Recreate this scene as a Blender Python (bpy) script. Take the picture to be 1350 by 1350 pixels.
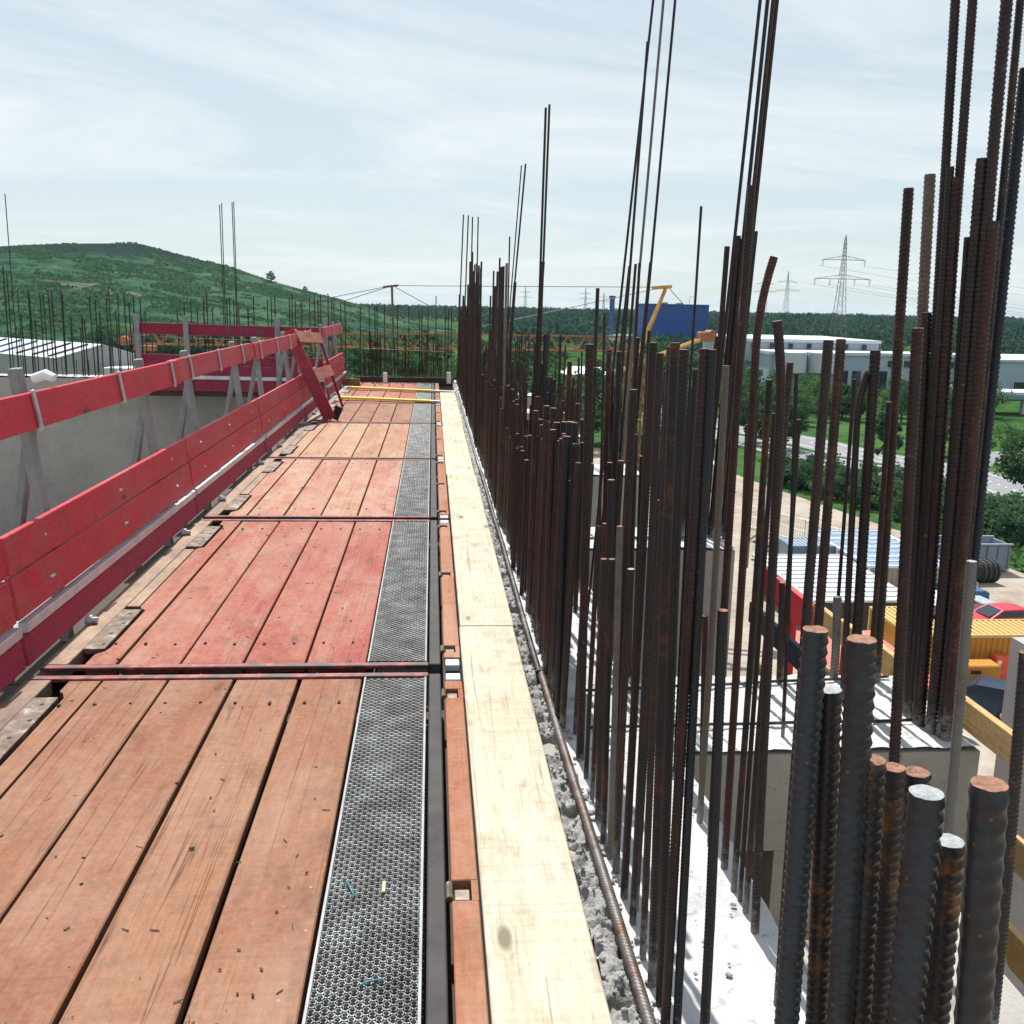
import bpy, math, random
from mathutils import Vector, Matrix
import numpy as np

# ---------------------------------------------------------------- camera, sky, sun, exposure
scn = bpy.context.scene
COL = scn.collection
for o in list(bpy.data.objects):
    bpy.data.objects.remove(o)
cam_data = bpy.data.cameras.new('camera')
cam_data.sensor_width = 36.0
cam_data.lens = 34.667
cam_data.clip_start = 0.05
cam_data.clip_end = 9000.0
cam = bpy.data.objects.new('camera', cam_data)
COL.objects.link(cam)
R_RIGHT, R_DOWN, R_FWD = ((0.996681,-0.078775,0.020548), (0.003866,-0.206315,-0.978478), (0.081319,0.975309,-0.205326))
cam.matrix_world = Matrix(((R_RIGHT[0], -R_DOWN[0], -R_FWD[0], 0.0),
                           (R_RIGHT[1], -R_DOWN[1], -R_FWD[1], 0.0),
                           (R_RIGHT[2], -R_DOWN[2], -R_FWD[2], 1.5),
                           (0, 0, 0, 1)))
scn.camera = cam
SUN_EL, SUN_AZ = math.radians(55), math.radians(-8)      # azimuth from +Y towards +X
world = bpy.data.worlds.new('World')
scn.world = world
world.use_nodes = True
wn, wl = world.node_tree.nodes, world.node_tree.links
wn.clear()
w_out = wn.new('ShaderNodeOutputWorld')
w_bg = wn.new('ShaderNodeBackground')
w_bg.inputs['Strength'].default_value = 0.10
sky = wn.new('ShaderNodeTexSky')
sky.sky_type = 'NISHITA'
sky.sun_disc = False
sky.sun_elevation = SUN_EL
sky.sun_rotation = SUN_AZ
sky.altitude = 100
sky.air_density = 1.0
sky.dust_density = 0.6
sky.ozone_density = 1.5
w_tc = wn.new('ShaderNodeTexCoord')
w_sep = wn.new('ShaderNodeSeparateXYZ')
wl.new(w_tc.outputs['Generated'], w_sep.inputs[0])
def wmath(op, a, b=None):
    n = wn.new('ShaderNodeMath'); n.operation = op
    for i, v in enumerate((a, b)):
        if v is None: continue
        if isinstance(v, (int, float)): n.inputs[i].default_value = v
        else: wl.new(v, n.inputs[i])
    return n.outputs[0]
zden = wmath('ADD', wmath('MAXIMUM', w_sep.outputs[2], 0.0), 0.10)
w_cmb = wn.new('ShaderNodeCombineXYZ')
wl.new(wmath('DIVIDE', w_sep.outputs[0], zden), w_cmb.inputs[0])
wl.new(wmath('DIVIDE', w_sep.outputs[1], zden), w_cmb.inputs[1])
w_map = wn.new('ShaderNodeMapping')
w_map.inputs['Rotation'].default_value = (0, 0, math.radians(-20))
w_map.inputs['Scale'].default_value = (0.8, 1.1, 1)
w_map.inputs['Location'].default_value = (3.35, 0.75, 0)
wl.new(w_cmb.outputs[0], w_map.inputs[0])
w_no = wn.new('ShaderNodeTexNoise')
w_no.inputs['Scale'].default_value = 0.55
w_no.inputs['Detail'].default_value = 9
w_no.inputs['Roughness'].default_value = 0.66
w_no.inputs['Distortion'].default_value = 1.1
wl.new(w_map.outputs[0], w_no.inputs['Vector'])
w_rp = wn.new('ShaderNodeValToRGB')
w_rp.color_ramp.elements[0].position = 0.43
w_rp.color_ramp.elements[0].color = (0.28, 0.28, 0.28, 1)
w_rp.color_ramp.elements[1].position = 0.66
w_rp.color_ramp.elements[1].color = (0.92, 0.92, 0.92, 1)
wl.new(w_no.outputs[0], w_rp.inputs[0])
w_mx = wn.new('ShaderNodeMixRGB')
wl.new(w_rp.outputs[0], w_mx.inputs[0])
w_veil = wn.new('ShaderNodeMixRGB')                        # thin even summer haze over the blue
w_mr = wn.new('ShaderNodeMapRange')                        # the veil thins out towards the zenith
w_mr.inputs['From Min'].default_value = 0.22; w_mr.inputs['From Max'].default_value = 0.75
w_mr.inputs['To Min'].default_value = 0.70; w_mr.inputs['To Max'].default_value = 0.15
wl.new(w_sep.outputs[2], w_mr.inputs['Value']); wl.new(w_mr.outputs[0], w_veil.inputs[0])
wl.new(sky.outputs[0], w_veil.inputs[1])
w_veil.inputs[2].default_value = (3.95, 4.8, 5.1, 1)
wl.new(w_veil.outputs[0], w_mx.inputs[1])
w_mx.inputs[2].default_value = (6.6, 7.0, 7.1, 1)           # thin sunlit cirrus
wl.new(w_mx.outputs[0], w_bg.inputs[0])
wl.new(w_bg.outputs[0], w_out.inputs[0])
sun_data = bpy.data.lights.new('sun', 'SUN')
sun_data.energy = 5.0
sun_data.angle = math.radians(0.53)
sun_data.color = (1.0, 0.965, 0.91)
sun = bpy.data.objects.new('sun', sun_data)
COL.objects.link(sun)
s_dir = Vector((math.sin(SUN_AZ) * math.cos(SUN_EL), math.cos(SUN_AZ) * math.cos(SUN_EL), math.sin(SUN_EL)))
sun.rotation_euler = s_dir.to_track_quat('Z', 'Y').to_euler()
sun.location = s_dir * 100
vs = scn.view_settings
vs.view_transform = 'Standard'
vs.look = 'None'
vs.exposure = 0.46
vs.gamma = 1.0
vs.use_curve_mapping = False
rng = random.Random(7)

# ---------------------------------------------------------------- helpers
class MB:
    """Collects shapes; build() links them as one mesh object."""
    def __init__(self):
        self.v, self.f, self.m = [], [], []
    def add(self, vs_, fs_, mi=0):
        b = len(self.v)
        self.v.extend(tuple(p) for p in vs_)
        for f in fs_:
            self.f.append(tuple(b + i for i in f)); self.m.append(mi)
    def box(self, x0, x1, y0, y1, z0, z1, mi=0, M=None):
        p = [(x0,y0,z0),(x1,y0,z0),(x1,y1,z0),(x0,y1,z0),(x0,y0,z1),(x1,y0,z1),(x1,y1,z1),(x0,y1,z1)]
        if M is not None: p = [M @ Vector(q) for q in p]
        self.add(p, [(3,2,1,0),(4,5,6,7),(0,1,5,4),(1,2,6,5),(2,3,7,6),(3,0,4,7)], mi)
    def cbox(self, x0, x1, y0, y1, z0, z1, c=0.004, mi=0, M=None):
        """box with chamfered edges (44 triangles)"""
        c = min(c, .45*(x1-x0), .45*(y1-y0), .45*(z1-z0))
        X, Y, Z = (x0, x1), (y0, y1), (z0, z1)
        p, idx = [], {}
        for i in (0,1):
            for j in (0,1):
                for k in (0,1):
                    sx, sy, sz = (c if i == 0 else -c), (c if j == 0 else -c), (c if k == 0 else -c)
                    for a, q in enumerate(((X[i], Y[j]+sy, Z[k]+sz), (X[i]+sx, Y[j], Z[k]+sz), (X[i]+sx, Y[j]+sy, Z[k]))):
                        idx[i,j,k,a] = len(p); p.append(q)
        I = idx; f = []
        for i in (0,1):
            q = [I[i,0,0,0], I[i,1,0,0], I[i,1,1,0], I[i,0,1,0]]; f.append(q if i else q[::-1])
            q = [I[0,i,0,1], I[0,i,1,1], I[1,i,1,1], I[1,i,0,1]]; f.append(q if i else q[::-1])
            q = [I[0,0,i,2], I[1,0,i,2], I[1,1,i,2], I[0,1,i,2]]; f.append(q if i else q[::-1])
        for i in (0,1):
            for j in (0,1):
                q = [I[i,j,0,0], I[i,j,0,1], I[i,j,1,1], I[i,j,1,0]]; f.append(q if (i+j) % 2 == 0 else q[::-1])
                q = [I[i,0,j,0], I[i,1,j,0], I[i,1,j,2], I[i,0,j,2]]; f.append(q if (i+j) % 2 == 0 else q[::-1])
                q = [I[0,i,j,1], I[0,i,j,2], I[1,i,j,2], I[1,i,j,1]]; f.append(q if (i+j) % 2 == 0 else q[::-1])
        for i in (0,1):
            for j in (0,1):
                for k in (0,1):
                    q = [I[i,j,k,0], I[i,j,k,1], I[i,j,k,2]]; f.append(q if (i+j+k) % 2 else q[::-1])
        if M is not None: p = [M @ Vector(q) for q in p]
        self.add(p, f, mi)
    def tube(self, pts, r, n=8, mi=0, caps=True):
        pts = [Vector(p) for p in pts]
        rs = r if isinstance(r, (list, tuple)) else [r]*len(pts)
        vs_, ref = [], None
        for i, p in enumerate(pts):
            d = (pts[min(i+1, len(pts)-1)] - pts[max(i-1, 0)]).normalized()
            if ref is None: ref = Vector((1,0,0)) if abs(d.x) < .9 else Vector((0,1,0))
            a = (ref - d*ref.dot(d)).normalized(); b = d.cross(a); ref = a
            for k in range(n):
                t = 2*math.pi*k/n
                vs_.append(p + (a*math.cos(t) + b*math.sin(t))*rs[i])
        fs_ = [(i*n+k, i*n+(k+1) % n, (i+1)*n+(k+1) % n, (i+1)*n+k) for i in range(len(pts)-1) for k in range(n)]
        if caps:
            fs_.append(tuple(range(n-1, -1, -1))); fs_.append(tuple((len(pts)-1)*n+k for k in range(n)))
        self.add(vs_, fs_, mi)
    def beam(self, a, b, w, h, mi=0, up=(0,0,1), c=0):
        a, b = Vector(a), Vector(b); d = b-a; L = d.length; y = d.normalized()
        u = Vector(up); x = y.cross(u)
        if x.length < 1e-4: x = y.cross(Vector((1,0,0)))
        x.normalize(); z_ = x.cross(y)
        M = Matrix(((x.x,y.x,z_.x,a.x),(x.y,y.y,z_.y,a.y),(x.z,y.z,z_.z,a.z),(0,0,0,1)))
        if c: self.cbox(-w/2, w/2, 0, L, -h/2, h/2, c, mi, M)
        else: self.box(-w/2, w/2, 0, L, -h/2, h/2, mi, M)
    def prism(self, poly, z0, z1, mi=0, M=None):
        n = len(poly)
        p = [(x,y,z0) for x,y in poly] + [(x,y,z1) for x,y in poly]
        if M is not None: p = [M @ Vector(q) for q in p]
        self.add(p, [tuple(range(n-1,-1,-1)), tuple(range(n,2*n))] + [(i,(i+1) % n,n+(i+1) % n,n+i) for i in range(n)], mi)
    def mesh(self, name, mats, smooth=False):
        me = bpy.data.meshes.new(name)
        me.from_pydata(self.v, [], self.f)
        for m in (mats if isinstance(mats, (list, tuple)) else [mats]): me.materials.append(m)
        if any(self.m): me.polygons.foreach_set('material_index', self.m)
        if smooth: me.polygons.foreach_set('use_smooth', [True]*len(me.polygons))
        me.update()
        return me
    def build(self, name, mats, parent=None, smooth=False, loc=None):
        return link(name, self.mesh(name, mats, smooth), parent, loc)

def link(name, me, parent=None, loc=None):
    o = bpy.data.objects.new(name, me); COL.objects.link(o)
    if parent is not None:
        o.parent = parent
        if loc is None: o.location = -Vector(parent.location)      # mesh given in world coordinates
        else: o.location = loc
    elif loc is not None: o.location = loc
    return o
def tag(o, label=None, cat=None, group=None, kind=None):
    if label: o['label'] = label
    if cat: o['category'] = cat
    if group: o['group'] = group
    if kind: o['kind'] = kind
    return o
def thing(name, label, cat, loc=(0,0,0), group=None, rz=0):
    o = bpy.data.objects.new(name, None); COL.objects.link(o)
    o.empty_display_size = .2
    o.location = loc; o.rotation_euler = (0,0,rz)
    return tag(o, label, cat, group)
def kids(o): return [c for c in bpy.data.objects if c.parent == o]
def dup(o, loc, rz=None, label=None, parent=None, scale=None):
    c = o.copy(); COL.objects.link(c)
    if parent is not None: c.parent = parent
    else:
        c.location = loc
        if rz is not None: c.rotation_euler = (0,0,rz)
        if scale: c.scale = (scale,)*3 if isinstance(scale, (int,float)) else scale
        if label: c['label'] = label
    if o.name not in KIDS: KIDS[o.name] = kids(o)
    for ch in KIDS[o.name]: dup(ch, None, parent=c)
    return c
KIDS = {}
def fast_mesh(name, V, F, mat, smooth=False):
    """numpy vertices (n,3) and quads (m,4)"""
    me = bpy.data.meshes.new(name)
    V = np.asarray(V, dtype=np.float32); F = np.asarray(F, dtype=np.int32)
    me.vertices.add(len(V)); me.vertices.foreach_set('co', V.ravel())
    k = F.shape[1]
    me.loops.add(F.size); me.loops.foreach_set('vertex_index', F.ravel())
    me.polygons.add(len(F)); me.polygons.foreach_set('loop_start', np.arange(0, F.size, k, dtype=np.int32))
    if smooth: me.polygons.foreach_set('use_smooth', np.ones(len(F), dtype=bool))
    me.materials.append(mat); me.update(calc_edges=True); me.validate()
    return me

# ---------------------------------------------------------------- materials
class NT:
    def __init__(self, name, rough=.7, metal=0.0, spec=None):
        self.mat = bpy.data.materials.new(name); self.mat.use_nodes = True
        self.n, self.l = self.mat.node_tree.nodes, self.mat.node_tree.links
        self.b = self.n['Principled BSDF']
        self.b.inputs['Roughness'].default_value = rough; self.b.inputs['Metallic'].default_value = metal
        if spec is not None: self.b.inputs['Specular IOR Level'].default_value = spec
        self.tc = self.n.new('ShaderNodeTexCoord')
        self.oi = self.n.new('ShaderNodeObjectInfo')
        self.geo = self.n.new('ShaderNodeNewGeometry')
    def put(self, sock, v):
        if isinstance(v, bpy.types.NodeSocket): self.l.new(v, sock)
        elif isinstance(v, (tuple, list)) and len(v) == 3 and sock.type == 'RGBA': sock.default_value = (*v, 1)
        else: sock.default_value = v
    def math(self, op, a, b=0.0, c=None, clamp=False):
        n = self.n.new('ShaderNodeMath'); n.operation = op; n.use_clamp = clamp
        self.put(n.inputs[0], a); self.put(n.inputs[1], b)
        if c is not None: self.put(n.inputs[2], c)
        return n.outputs[0]
    def vec(self, scale=(1,1,1), offset=True, world=False):
        src = self.geo.outputs['Position'] if world else self.tc.outputs['Object']
        if offset:
            a = self.n.new('ShaderNodeVectorMath'); a.operation = 'SCALE'
            a.inputs[0].default_value = (17.0, 23.0, 11.0); self.put(a.inputs['Scale'], self.oi.outputs['Random'])
            d = self.n.new('ShaderNodeVectorMath'); d.operation = 'ADD'
            self.put(d.inputs[0], src); self.put(d.inputs[1], a.outputs[0]); src = d.outputs[0]
        m = self.n.new('ShaderNodeVectorMath'); m.operation = 'MULTIPLY'
        self.put(m.inputs[0], src); m.inputs[1].default_value = scale
        return m.outputs[0]
    def noise(self, vec, scale=5, detail=5, rough=.55, dist=0):
        n = self.n.new('ShaderNodeTexNoise'); self.put(n.inputs['Vector'], vec)
        n.inputs['Scale'].default_value = scale; n.inputs['Detail'].default_value = detail
        n.inputs['Roughness'].default_value = rough; n.inputs['Distortion'].default_value = dist
        return n.outputs[0]
    def voro(self, vec, scale, feature='F1', rnd=1.0):
        n = self.n.new('ShaderNodeTexVoronoi'); self.put(n.inputs['Vector'], vec)
        n.feature = feature; n.inputs['Scale'].default_value = scale; n.inputs['Randomness'].default_value = rnd
        return n.outputs['Distance']
    def ramp(self, fac, *stops, const=False):
        n = self.n.new('ShaderNodeValToRGB'); e = n.color_ramp.elements
        if const: n.color_ramp.interpolation = 'CONSTANT'
        while len(e) < len(stops): e.new(.5)
        for i, (p, c) in enumerate(stops):
            if isinstance(c, (int, float)): c = (c, c, c)
            e[i].position = p; e[i].color = (*c, 1)
        self.put(n.inputs[0], fac)
        return n.outputs[0]
    def mix(self, fac, a, b, mode='MIX'):
        n = self.n.new('ShaderNodeMixRGB'); n.blend_type = mode
        self.put(n.inputs[0], fac); self.put(n.inputs[1], a); self.put(n.inputs[2], b)
        return n.outputs[0]
    def bump(self, h, strength=.4, dist=.01):
        n = self.n.new('ShaderNodeBump'); n.inputs['Strength'].default_value = strength
        n.inputs['Distance'].default_value = dist; self.put(n.inputs['Height'], h)
        self.l.new(n.outputs[0], self.b.inputs['Normal'])
    def col(self, c): self.put(self.b.inputs['Base Color'], c); return self
    def rough(self, r): self.put(self.b.inputs['Roughness'], r)

def plain(name, c, rough=.6, metal=0., var=.25, scale=4., bump=0., world=False):
    t = NT(name, rough, metal)
    n = t.noise(t.vec(world=world, offset=not world), scale, 6, .6)
    lo = tuple(x*(1-var) for x in c); hi = tuple(min(1, x*(1+var)) for x in c)
    t.col(t.ramp(n, (.3, lo), (.7, hi)))
    if bump: t.bump(n, bump, .01)
    return t.mat

def wood(name, paint, bare, wear, axis=1, crack=.5, rough=.75, knots=True, vary=.16, spec=.14, dust=None):
    """boards: painted or raw timber with grain, cracks, knots and worn patches"""
    t = NT(name, rough, 0, spec)
    s = [1.0, 1.0, 1.0]; s[axis] = .06
    v = t.vec(tuple(s)); v1 = t.vec((1,1,1))
    blot = t.noise(t.vec(tuple(.5 if i == axis else 1.1 for i in range(3))), 3.2, 7, .66, .6)
    grain = t.noise(v, 95, 4, .7, .3)
    streak = t.noise(v, 26, 5, .62, .9)
    fine = t.noise(v1, 60, 5, .7)
    k = t.math('ADD', t.math('MULTIPLY', blot, .70), t.math('MULTIPLY', streak, .30))
    k = t.math('ADD', k, t.math('MULTIPLY', t.math('SUBTRACT', t.oi.outputs['Random'], .5), vary))
    c = t.mix(t.ramp(k, (max(0, wear-.11), 0), (min(1, wear+.11), 1)), bare, paint)
    c = t.mix(t.ramp(grain, (.42, .0), (.68, .5)), c, tuple(x*.55 for x in bare), 'MIX')
    c = t.mix(t.ramp(fine, (.36, .30), (.6, 0)), c, tuple(x*1.35 for x in bare))
    # drying cracks along the grain
    sc = [8.0, 8.0, 8.0]; sc[axis] = .13
    cr = t.noise(t.vec(tuple(sc)), 2.2, 3, .5, .35)
    line = t.ramp(t.math('ABSOLUTE', t.math('SUBTRACT', cr, .5)), (0, 1), (.012, .0))
    gate = t.ramp(t.noise(t.vec(tuple(.35 if i == axis else 1.6 for i in range(3))), 2.6, 3), (.42, 0), (.55, crack))
    c = t.mix(t.math('MULTIPLY', line, gate), c, (.055, .03, .018))
    if knots:
        sk = [5.2, 5.2, 5.2]; sk[axis] = 1.9
        kd = t.voro(t.vec(tuple(sk)), 1.0)
        c = t.mix(t.ramp(kd, (.06, .9), (.12, 0)), c, tuple(x*.36 for x in bare))
        ring = t.math('SINE', t.math('MULTIPLY', kd, 52.0))
        c = t.mix(t.math('MULTIPLY', t.ramp(kd, (.1, .55), (.5, 0)), t.math('MULTIPLY', ring, .5, clamp=True)), c, tuple(x*.5 for x in bare))
    saw = t.noise(t.vec(tuple(70. if i == axis else 1.2 for i in range(3))), 1.0, 3, .6)
    c = t.mix(t.ramp(saw, (.48, 0), (.70, .26)), c, tuple(x*.5 for x in bare))
    dirt = t.ramp(t.noise(v1, 5, 8, .74), (.52, 0), (.70, .6))
    c = t.mix(dirt, c, tuple(x*.45 for x in bare))
    if dust:                                   # pale cement dust trodden into the boards, scuffs along the walkway
        sd = [1.7, 1.7, 1.7]; sd[axis] = .5
        dn = t.noise(t.vec(tuple(sd)), 2.3, 9, .72, .8); sc2 = t.noise(t.vec((1,1,1)), 14, 8, .75, 1.5)
        df = t.math('ADD', t.math('MULTIPLY', dn, .65), t.math('MULTIPLY', sc2, .35))
        c = t.mix(t.ramp(df, (.44, 0), (.64, dust)), c, (.43, .335, .265))
        c = t.mix(t.ramp(df, (.30, .45), (.42, 0)), c, tuple(x*.5 for x in paint))
    sp = t.math('MULTIPLY', t.ramp(t.voro(v1, 21), (.06, 1), (.12, 0)), t.ramp(t.noise(v1, 1.9, 3), (.57, 0), (.66, .6)))
    c = t.mix(sp, c, (.40, .38, .36))           # dried cement splashes
    spk = t.ramp(t.voro(v1, 62), (.045, .75), (.075, 0))
    c = t.mix(spk, c, (.05, .03, .02))
    t.col(c)
    t.bump(t.math('ADD', t.math('MULTIPLY', grain, .5), t.math('MULTIPLY', t.math('SUBTRACT', 1.0, t.math('MULTIPLY', line, gate)), 1.2)), .45, .004)
    return t.mat

def concrete(name, c, dark=.55, pits=.3, bump=.5, scale=2.2, rough=.88):
    t = NT(name, rough, 0, .12)
    v = t.vec(offset=False)
    a = t.noise(v, scale, 8, .65); b = t.noise(v, scale*9, 6, .7); g = t.noise(v, 180, 3, .6)
    col = t.ramp(t.math('ADD', t.math('MULTIPLY', a, .65), t.math('MULTIPLY', b, .35)),
                 (.30, tuple(x*dark for x in c)), (.5, tuple(x*.92 for x in c)), (.72, tuple(min(1, x*1.12) for x in c)))
    spot = t.ramp(t.noise(v, 16, 4, .7, .4), (.60, 0), (.66, pits*.9))
    col = t.mix(spot, col, tuple(x*.45 for x in c))
    pit = t.ramp(t.math('ADD', t.voro(v, 34), t.math('MULTIPLY', t.noise(v, 3.1, 4), .38)), (.2, pits), (.30, 0))
    col = t.mix(pit, col, tuple(x*.28 for x in c))
    t.col(t.mix(t.ramp(g, (.35, .18), (.6, 0)), col, tuple(x*.6 for x in c)))
    t.bump(t.math('ADD', b, t.math('MULTIPLY', g, .35)), bump, .012)
    return t.mat

def rusty(name, steel, rust, orange, splash=True, rough=.46):
    t = NT(name, rough, .25, .36)
    v = t.vec()
    a = t.noise(v, 6.5, 7, .68); b = t.noise(v, 33, 6, .7)
    k = t.math('ADD', t.math('MULTIPLY', a, .6), t.math('MULTIPLY', b, .4))
    k = t.math('ADD', k, t.math('MULTIPLY', t.math('SUBTRACT', t.oi.outputs['Random'], .5), .24))
    c = t.ramp(k, (.42, steel), (.52, rust), (.60, rust), (.68, orange))
    spots = t.ramp(t.voro(v, 70), (.08, .85), (.16, 0))
    c = t.mix(t.math('MULTIPLY', spots, t.ramp(a, (.42, 0), (.55, 1))), c, tuple(x*1.25 for x in orange))
    if splash:                                # cement slurry left on the foot of the bar
        z = t.n.new('ShaderNodeSeparateXYZ'); t.put(z.inputs[0], t.geo.outputs['Position'])
        h = t.math('SUBTRACT', t.math('ADD', t.math('MULTIPLY', b, .55), t.math('MULTIPLY', t.oi.outputs['Random'], .14)), t.math('MULTIPLY', z.outputs[2], 1.5))
        c = t.mix(t.ramp(h, (.23, 0), (.36, .8)), c, (.24, .235, .225))
        dr = t.ramp(t.noise(v, 21, 5, .75), (.66, 0), (.72, .65))
        c = t.mix(dr, c, (.2, .19, .18))
    t.col(c); t.bump(b, .5, .003)
    return t.mat

def leafy(name, lo, mid, hi, world_scale=.35):
    t = NT(name, .7, 0, .08)
    n = t.noise(t.vec(offset=True), world_scale, 4, .6)
    r = t.math('ADD', t.math('MULTIPLY', n, .8), t.math('MULTIPLY', t.oi.outputs['Random'], .2))
    c = t.ramp(r, (.3, lo), (.5, mid), (.7, hi)); t.col(c)
    tr = t.n.new('ShaderNodeBsdfTranslucent'); t.put(tr.inputs[0], t.mix(1.0, c, (1.0, 1.15, .75), 'MULTIPLY'))
    mx = t.n.new('ShaderNodeMixShader'); mx.inputs[0].default_value = .42      # light passing through the leaves
    t.l.new(t.b.outputs[0], mx.inputs[1]); t.l.new(tr.outputs[0], mx.inputs[2])
    t.l.new(mx.outputs[0], t.n['Material Output'].inputs['Surface'])
    return t.mat

M = {}
M['board_worn'] = wood('board_worn', (.215,.076,.044), (.275,.135,.078), .52, vary=.16, crack=.8, dust=0.28)
M['board_red'] = wood('board_red', (.285,.050,.043), (.34,.145,.095), .47, vary=.22, dust=0.38)
M['board_pink'] = wood('board_pink', (.32,.085,.062), (.42,.245,.16), .50, vary=.3, dust=0.6)
M['board_tan'] = wood('board_tan', (.30,.11,.066), (.39,.22,.13), .56, vary=.3, dust=0.55)
M['flap'] = wood('flap', (.28,.080,.042), (.33,.15,.08), .46, crack=.3, knots=False, dust=.3)
M['raw'] = wood('raw', (.57,.52,.41), (.45,.375,.265), .42, crack=.5, vary=.05)
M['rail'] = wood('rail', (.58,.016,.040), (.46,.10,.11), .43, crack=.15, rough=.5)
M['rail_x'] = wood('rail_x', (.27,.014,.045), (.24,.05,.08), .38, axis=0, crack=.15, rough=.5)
M['shaded_rail'] = wood('shaded_rail', (.36,.018,.065), (.34,.08,.10), .40, crack=.15, rough=.6)  # darker purplish copy of the rail red; shade is put into the colour
M['timber'] = wood('timber', (.55,.36,.16), (.50,.33,.15), .5, crack=.3)
M['ply'] = wood('ply', (.52,.36,.18), (.46,.31,.15), .5, crack=.1)
M['shade_wood'] = plain('shade_wood', (.05,.035,.025), .85)  # near-black tone that stands in for shade in gaps and under boards
M['galv'] = plain('galvanised', (.50,.51,.56), .42, .55, .2, 9)
M['galv_dull'] = plain('galvanised_dull', (.23,.235,.245), .6, .25, .25, 7)
M['steel_dark'] = plain('dark_steel', (.036,.032,.031), .8, 0, .4, 8, .2)
t = NT('tan_steel', .6, .2)
v_ = t.vec((1,.5,1)); a_ = t.noise(v_, 4, 7, .68)
t.col(t.mix(t.ramp(t.noise(v_, 40, 5), (.5, 0), (.72, .6)), t.ramp(a_, (.34, (.07,.042,.03)), (.52, (.205,.125,.078)), (.7, (.29,.195,.125))), (.08,.05,.04)))
t.bump(a_, .2, .004); M['tan_steel'] = t.mat
t = NT('plate_steel', .45, .45)
a_ = t.noise(t.vec(), 12, 7, .7)
t.col(t.ramp(a_, (.38, (.085,.058,.042)), (.54, (.165,.13,.10)), (.68, (.34,.32,.29)))); M['plate'] = t.mat
t = NT('red_steel', .55, .2)
a_ = t.noise(t.vec((1,1,1)), 14, 7, .7)
t.col(t.ramp(a_, (.43, (.045,.036,.038)), (.53, (.19,.035,.036)), (.66, (.27,.10,.075)))); M['red_steel'] = t.mat
t = NT('zinc_grating', .42, .55)
a_ = t.noise(t.vec(offset=False), 7, 7, .7); b_ = t.noise(t.vec(offset=False), 60, 4, .6)
t.col(t.mix(t.ramp(b_, (.52, 0), (.7, .5)), t.ramp(a_, (.30, (.04,.038,.036)), (.50, (.12,.125,.126)), (.72, (.27,.295,.305))), (.16,.13,.10))); M['grating'] = t.mat
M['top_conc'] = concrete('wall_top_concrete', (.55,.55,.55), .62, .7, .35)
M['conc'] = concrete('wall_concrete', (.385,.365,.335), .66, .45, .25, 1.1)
M['conc_light'] = concrete('light_concrete', (.40,.40,.395), .8, .15, .2, 1.2)
M['mortar'] = concrete('rough_mortar', (.42,.415,.40), .22, .9, .9, 7)
M['rebar'] = rusty('rebar_steel', (.024,.019,.021), (.040,.024,.022), (.090,.041,.025))
M['rebar_blue'] = rusty('rebar_blue_steel', (.018,.022,.031), (.023,.020,.024), (.085,.036,.018))
M['rebar_red'] = rusty('rebar_red_rust', (.029,.016,.016), (.052,.022,.018), (.115,.045,.025))
M['rebar_grey'] = rusty('rebar_cemented', (.16,.15,.14), (.13,.105,.09), (.2,.12,.08))
t = NT('cut_rust', .8); a_ = t.noise(t.vec(), 90, 5, .7)
t.col(t.ramp(a_, (.35, (.10,.045,.03)), (.6, (.29,.135,.075)))); M['cut_rust'] = t.mat
M['cut_grey'] = plain('cut_bright', (.27,.29,.30), .6, .1, .3, 120, .3)
M['yellow'] = plain('yellow_paint', (.78,.56,.05), .5, 0, .15, 8)
M['mast_rust'] = plain('mast_rust', (.16,.085,.03), .7, 0, .3, 1)
M['crane_yellow'] = plain('crane_yellow', (.50,.27,.045), .55, 0, .3, 1.2)
M['crane_rust'] = plain('crane_rust', (.27,.115,.040), .6, 0, .35, .8)
M['cable'] = plain('steel_cable', (.10,.09,.10), .6, .3)
M['orange'] = plain('orange_paint', (.46,.19,.016), .5, 0, .12, .8)
M['orange_red'] = plain('orange_red_paint', (.70,.09,.03), .5, 0, .15, 2)
M['white'] = plain('white_paint', (.78,.79,.80), .55, 0, .06, .3)
M['off_white'] = plain('off_white', (.52,.54,.57), .6, 0, .08, .15)
M['beige'] = plain('beige_paint', (.42,.37,.28), .6, 0, .1, .6)
M['facade'] = plain('facade_sheet', (.34,.41,.50), .6, 0, .1, .2)
M['shed_roof'] = plain('shed_roof', (.55,.60,.63), .5, 0, .1, .8)
M['blue_grey'] = plain('blue_grey_paint', (.20,.26,.34), .6, 0, .12, .3)
M['blue_roof'] = plain('blue_roof_sheet', (.20,.30,.46), .4, .2, .2, .5)
M['deep_blue'] = plain('deep_blue_cladding', (.002,.055,.30), .6, 0, .12, .05)
M['stack_blue'] = plain('chimney_blue', (.035,.10,.24), .55)
M['dark_grey'] = plain('dark_grey', (.045,.05,.055), .7)
M['black'] = plain('black_rubber', (.018,.018,.02), .8)
M['glass'] = plain('dark_glass', (.02,.03,.04), .12, .0, .1)
M['car_red'] = plain('car_red', (.62,.015,.03), .28)
M['car_blue'] = plain('car_blue', (.04,.12,.25), .28, .3)
M['car_dark'] = plain('car_dark_blue', (.012,.03,.07), .25, .3)
M['car_silver'] = plain('car_silver', (.45,.52,.58), .3, .4)
M['red_form'] = plain('red_formwork', (.50,.02,.03), .55, 0, .25, 3)
M['pink_form'] = plain('faded_red_panel', (.55,.13,.10), .7, 0, .2, 3)
M['logo'] = plain('logo_print', (.11,.05,.085), .7)
M['asphalt'] = plain('asphalt', (.20,.21,.22), .9, 0, .15, .4, world=True)
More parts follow.
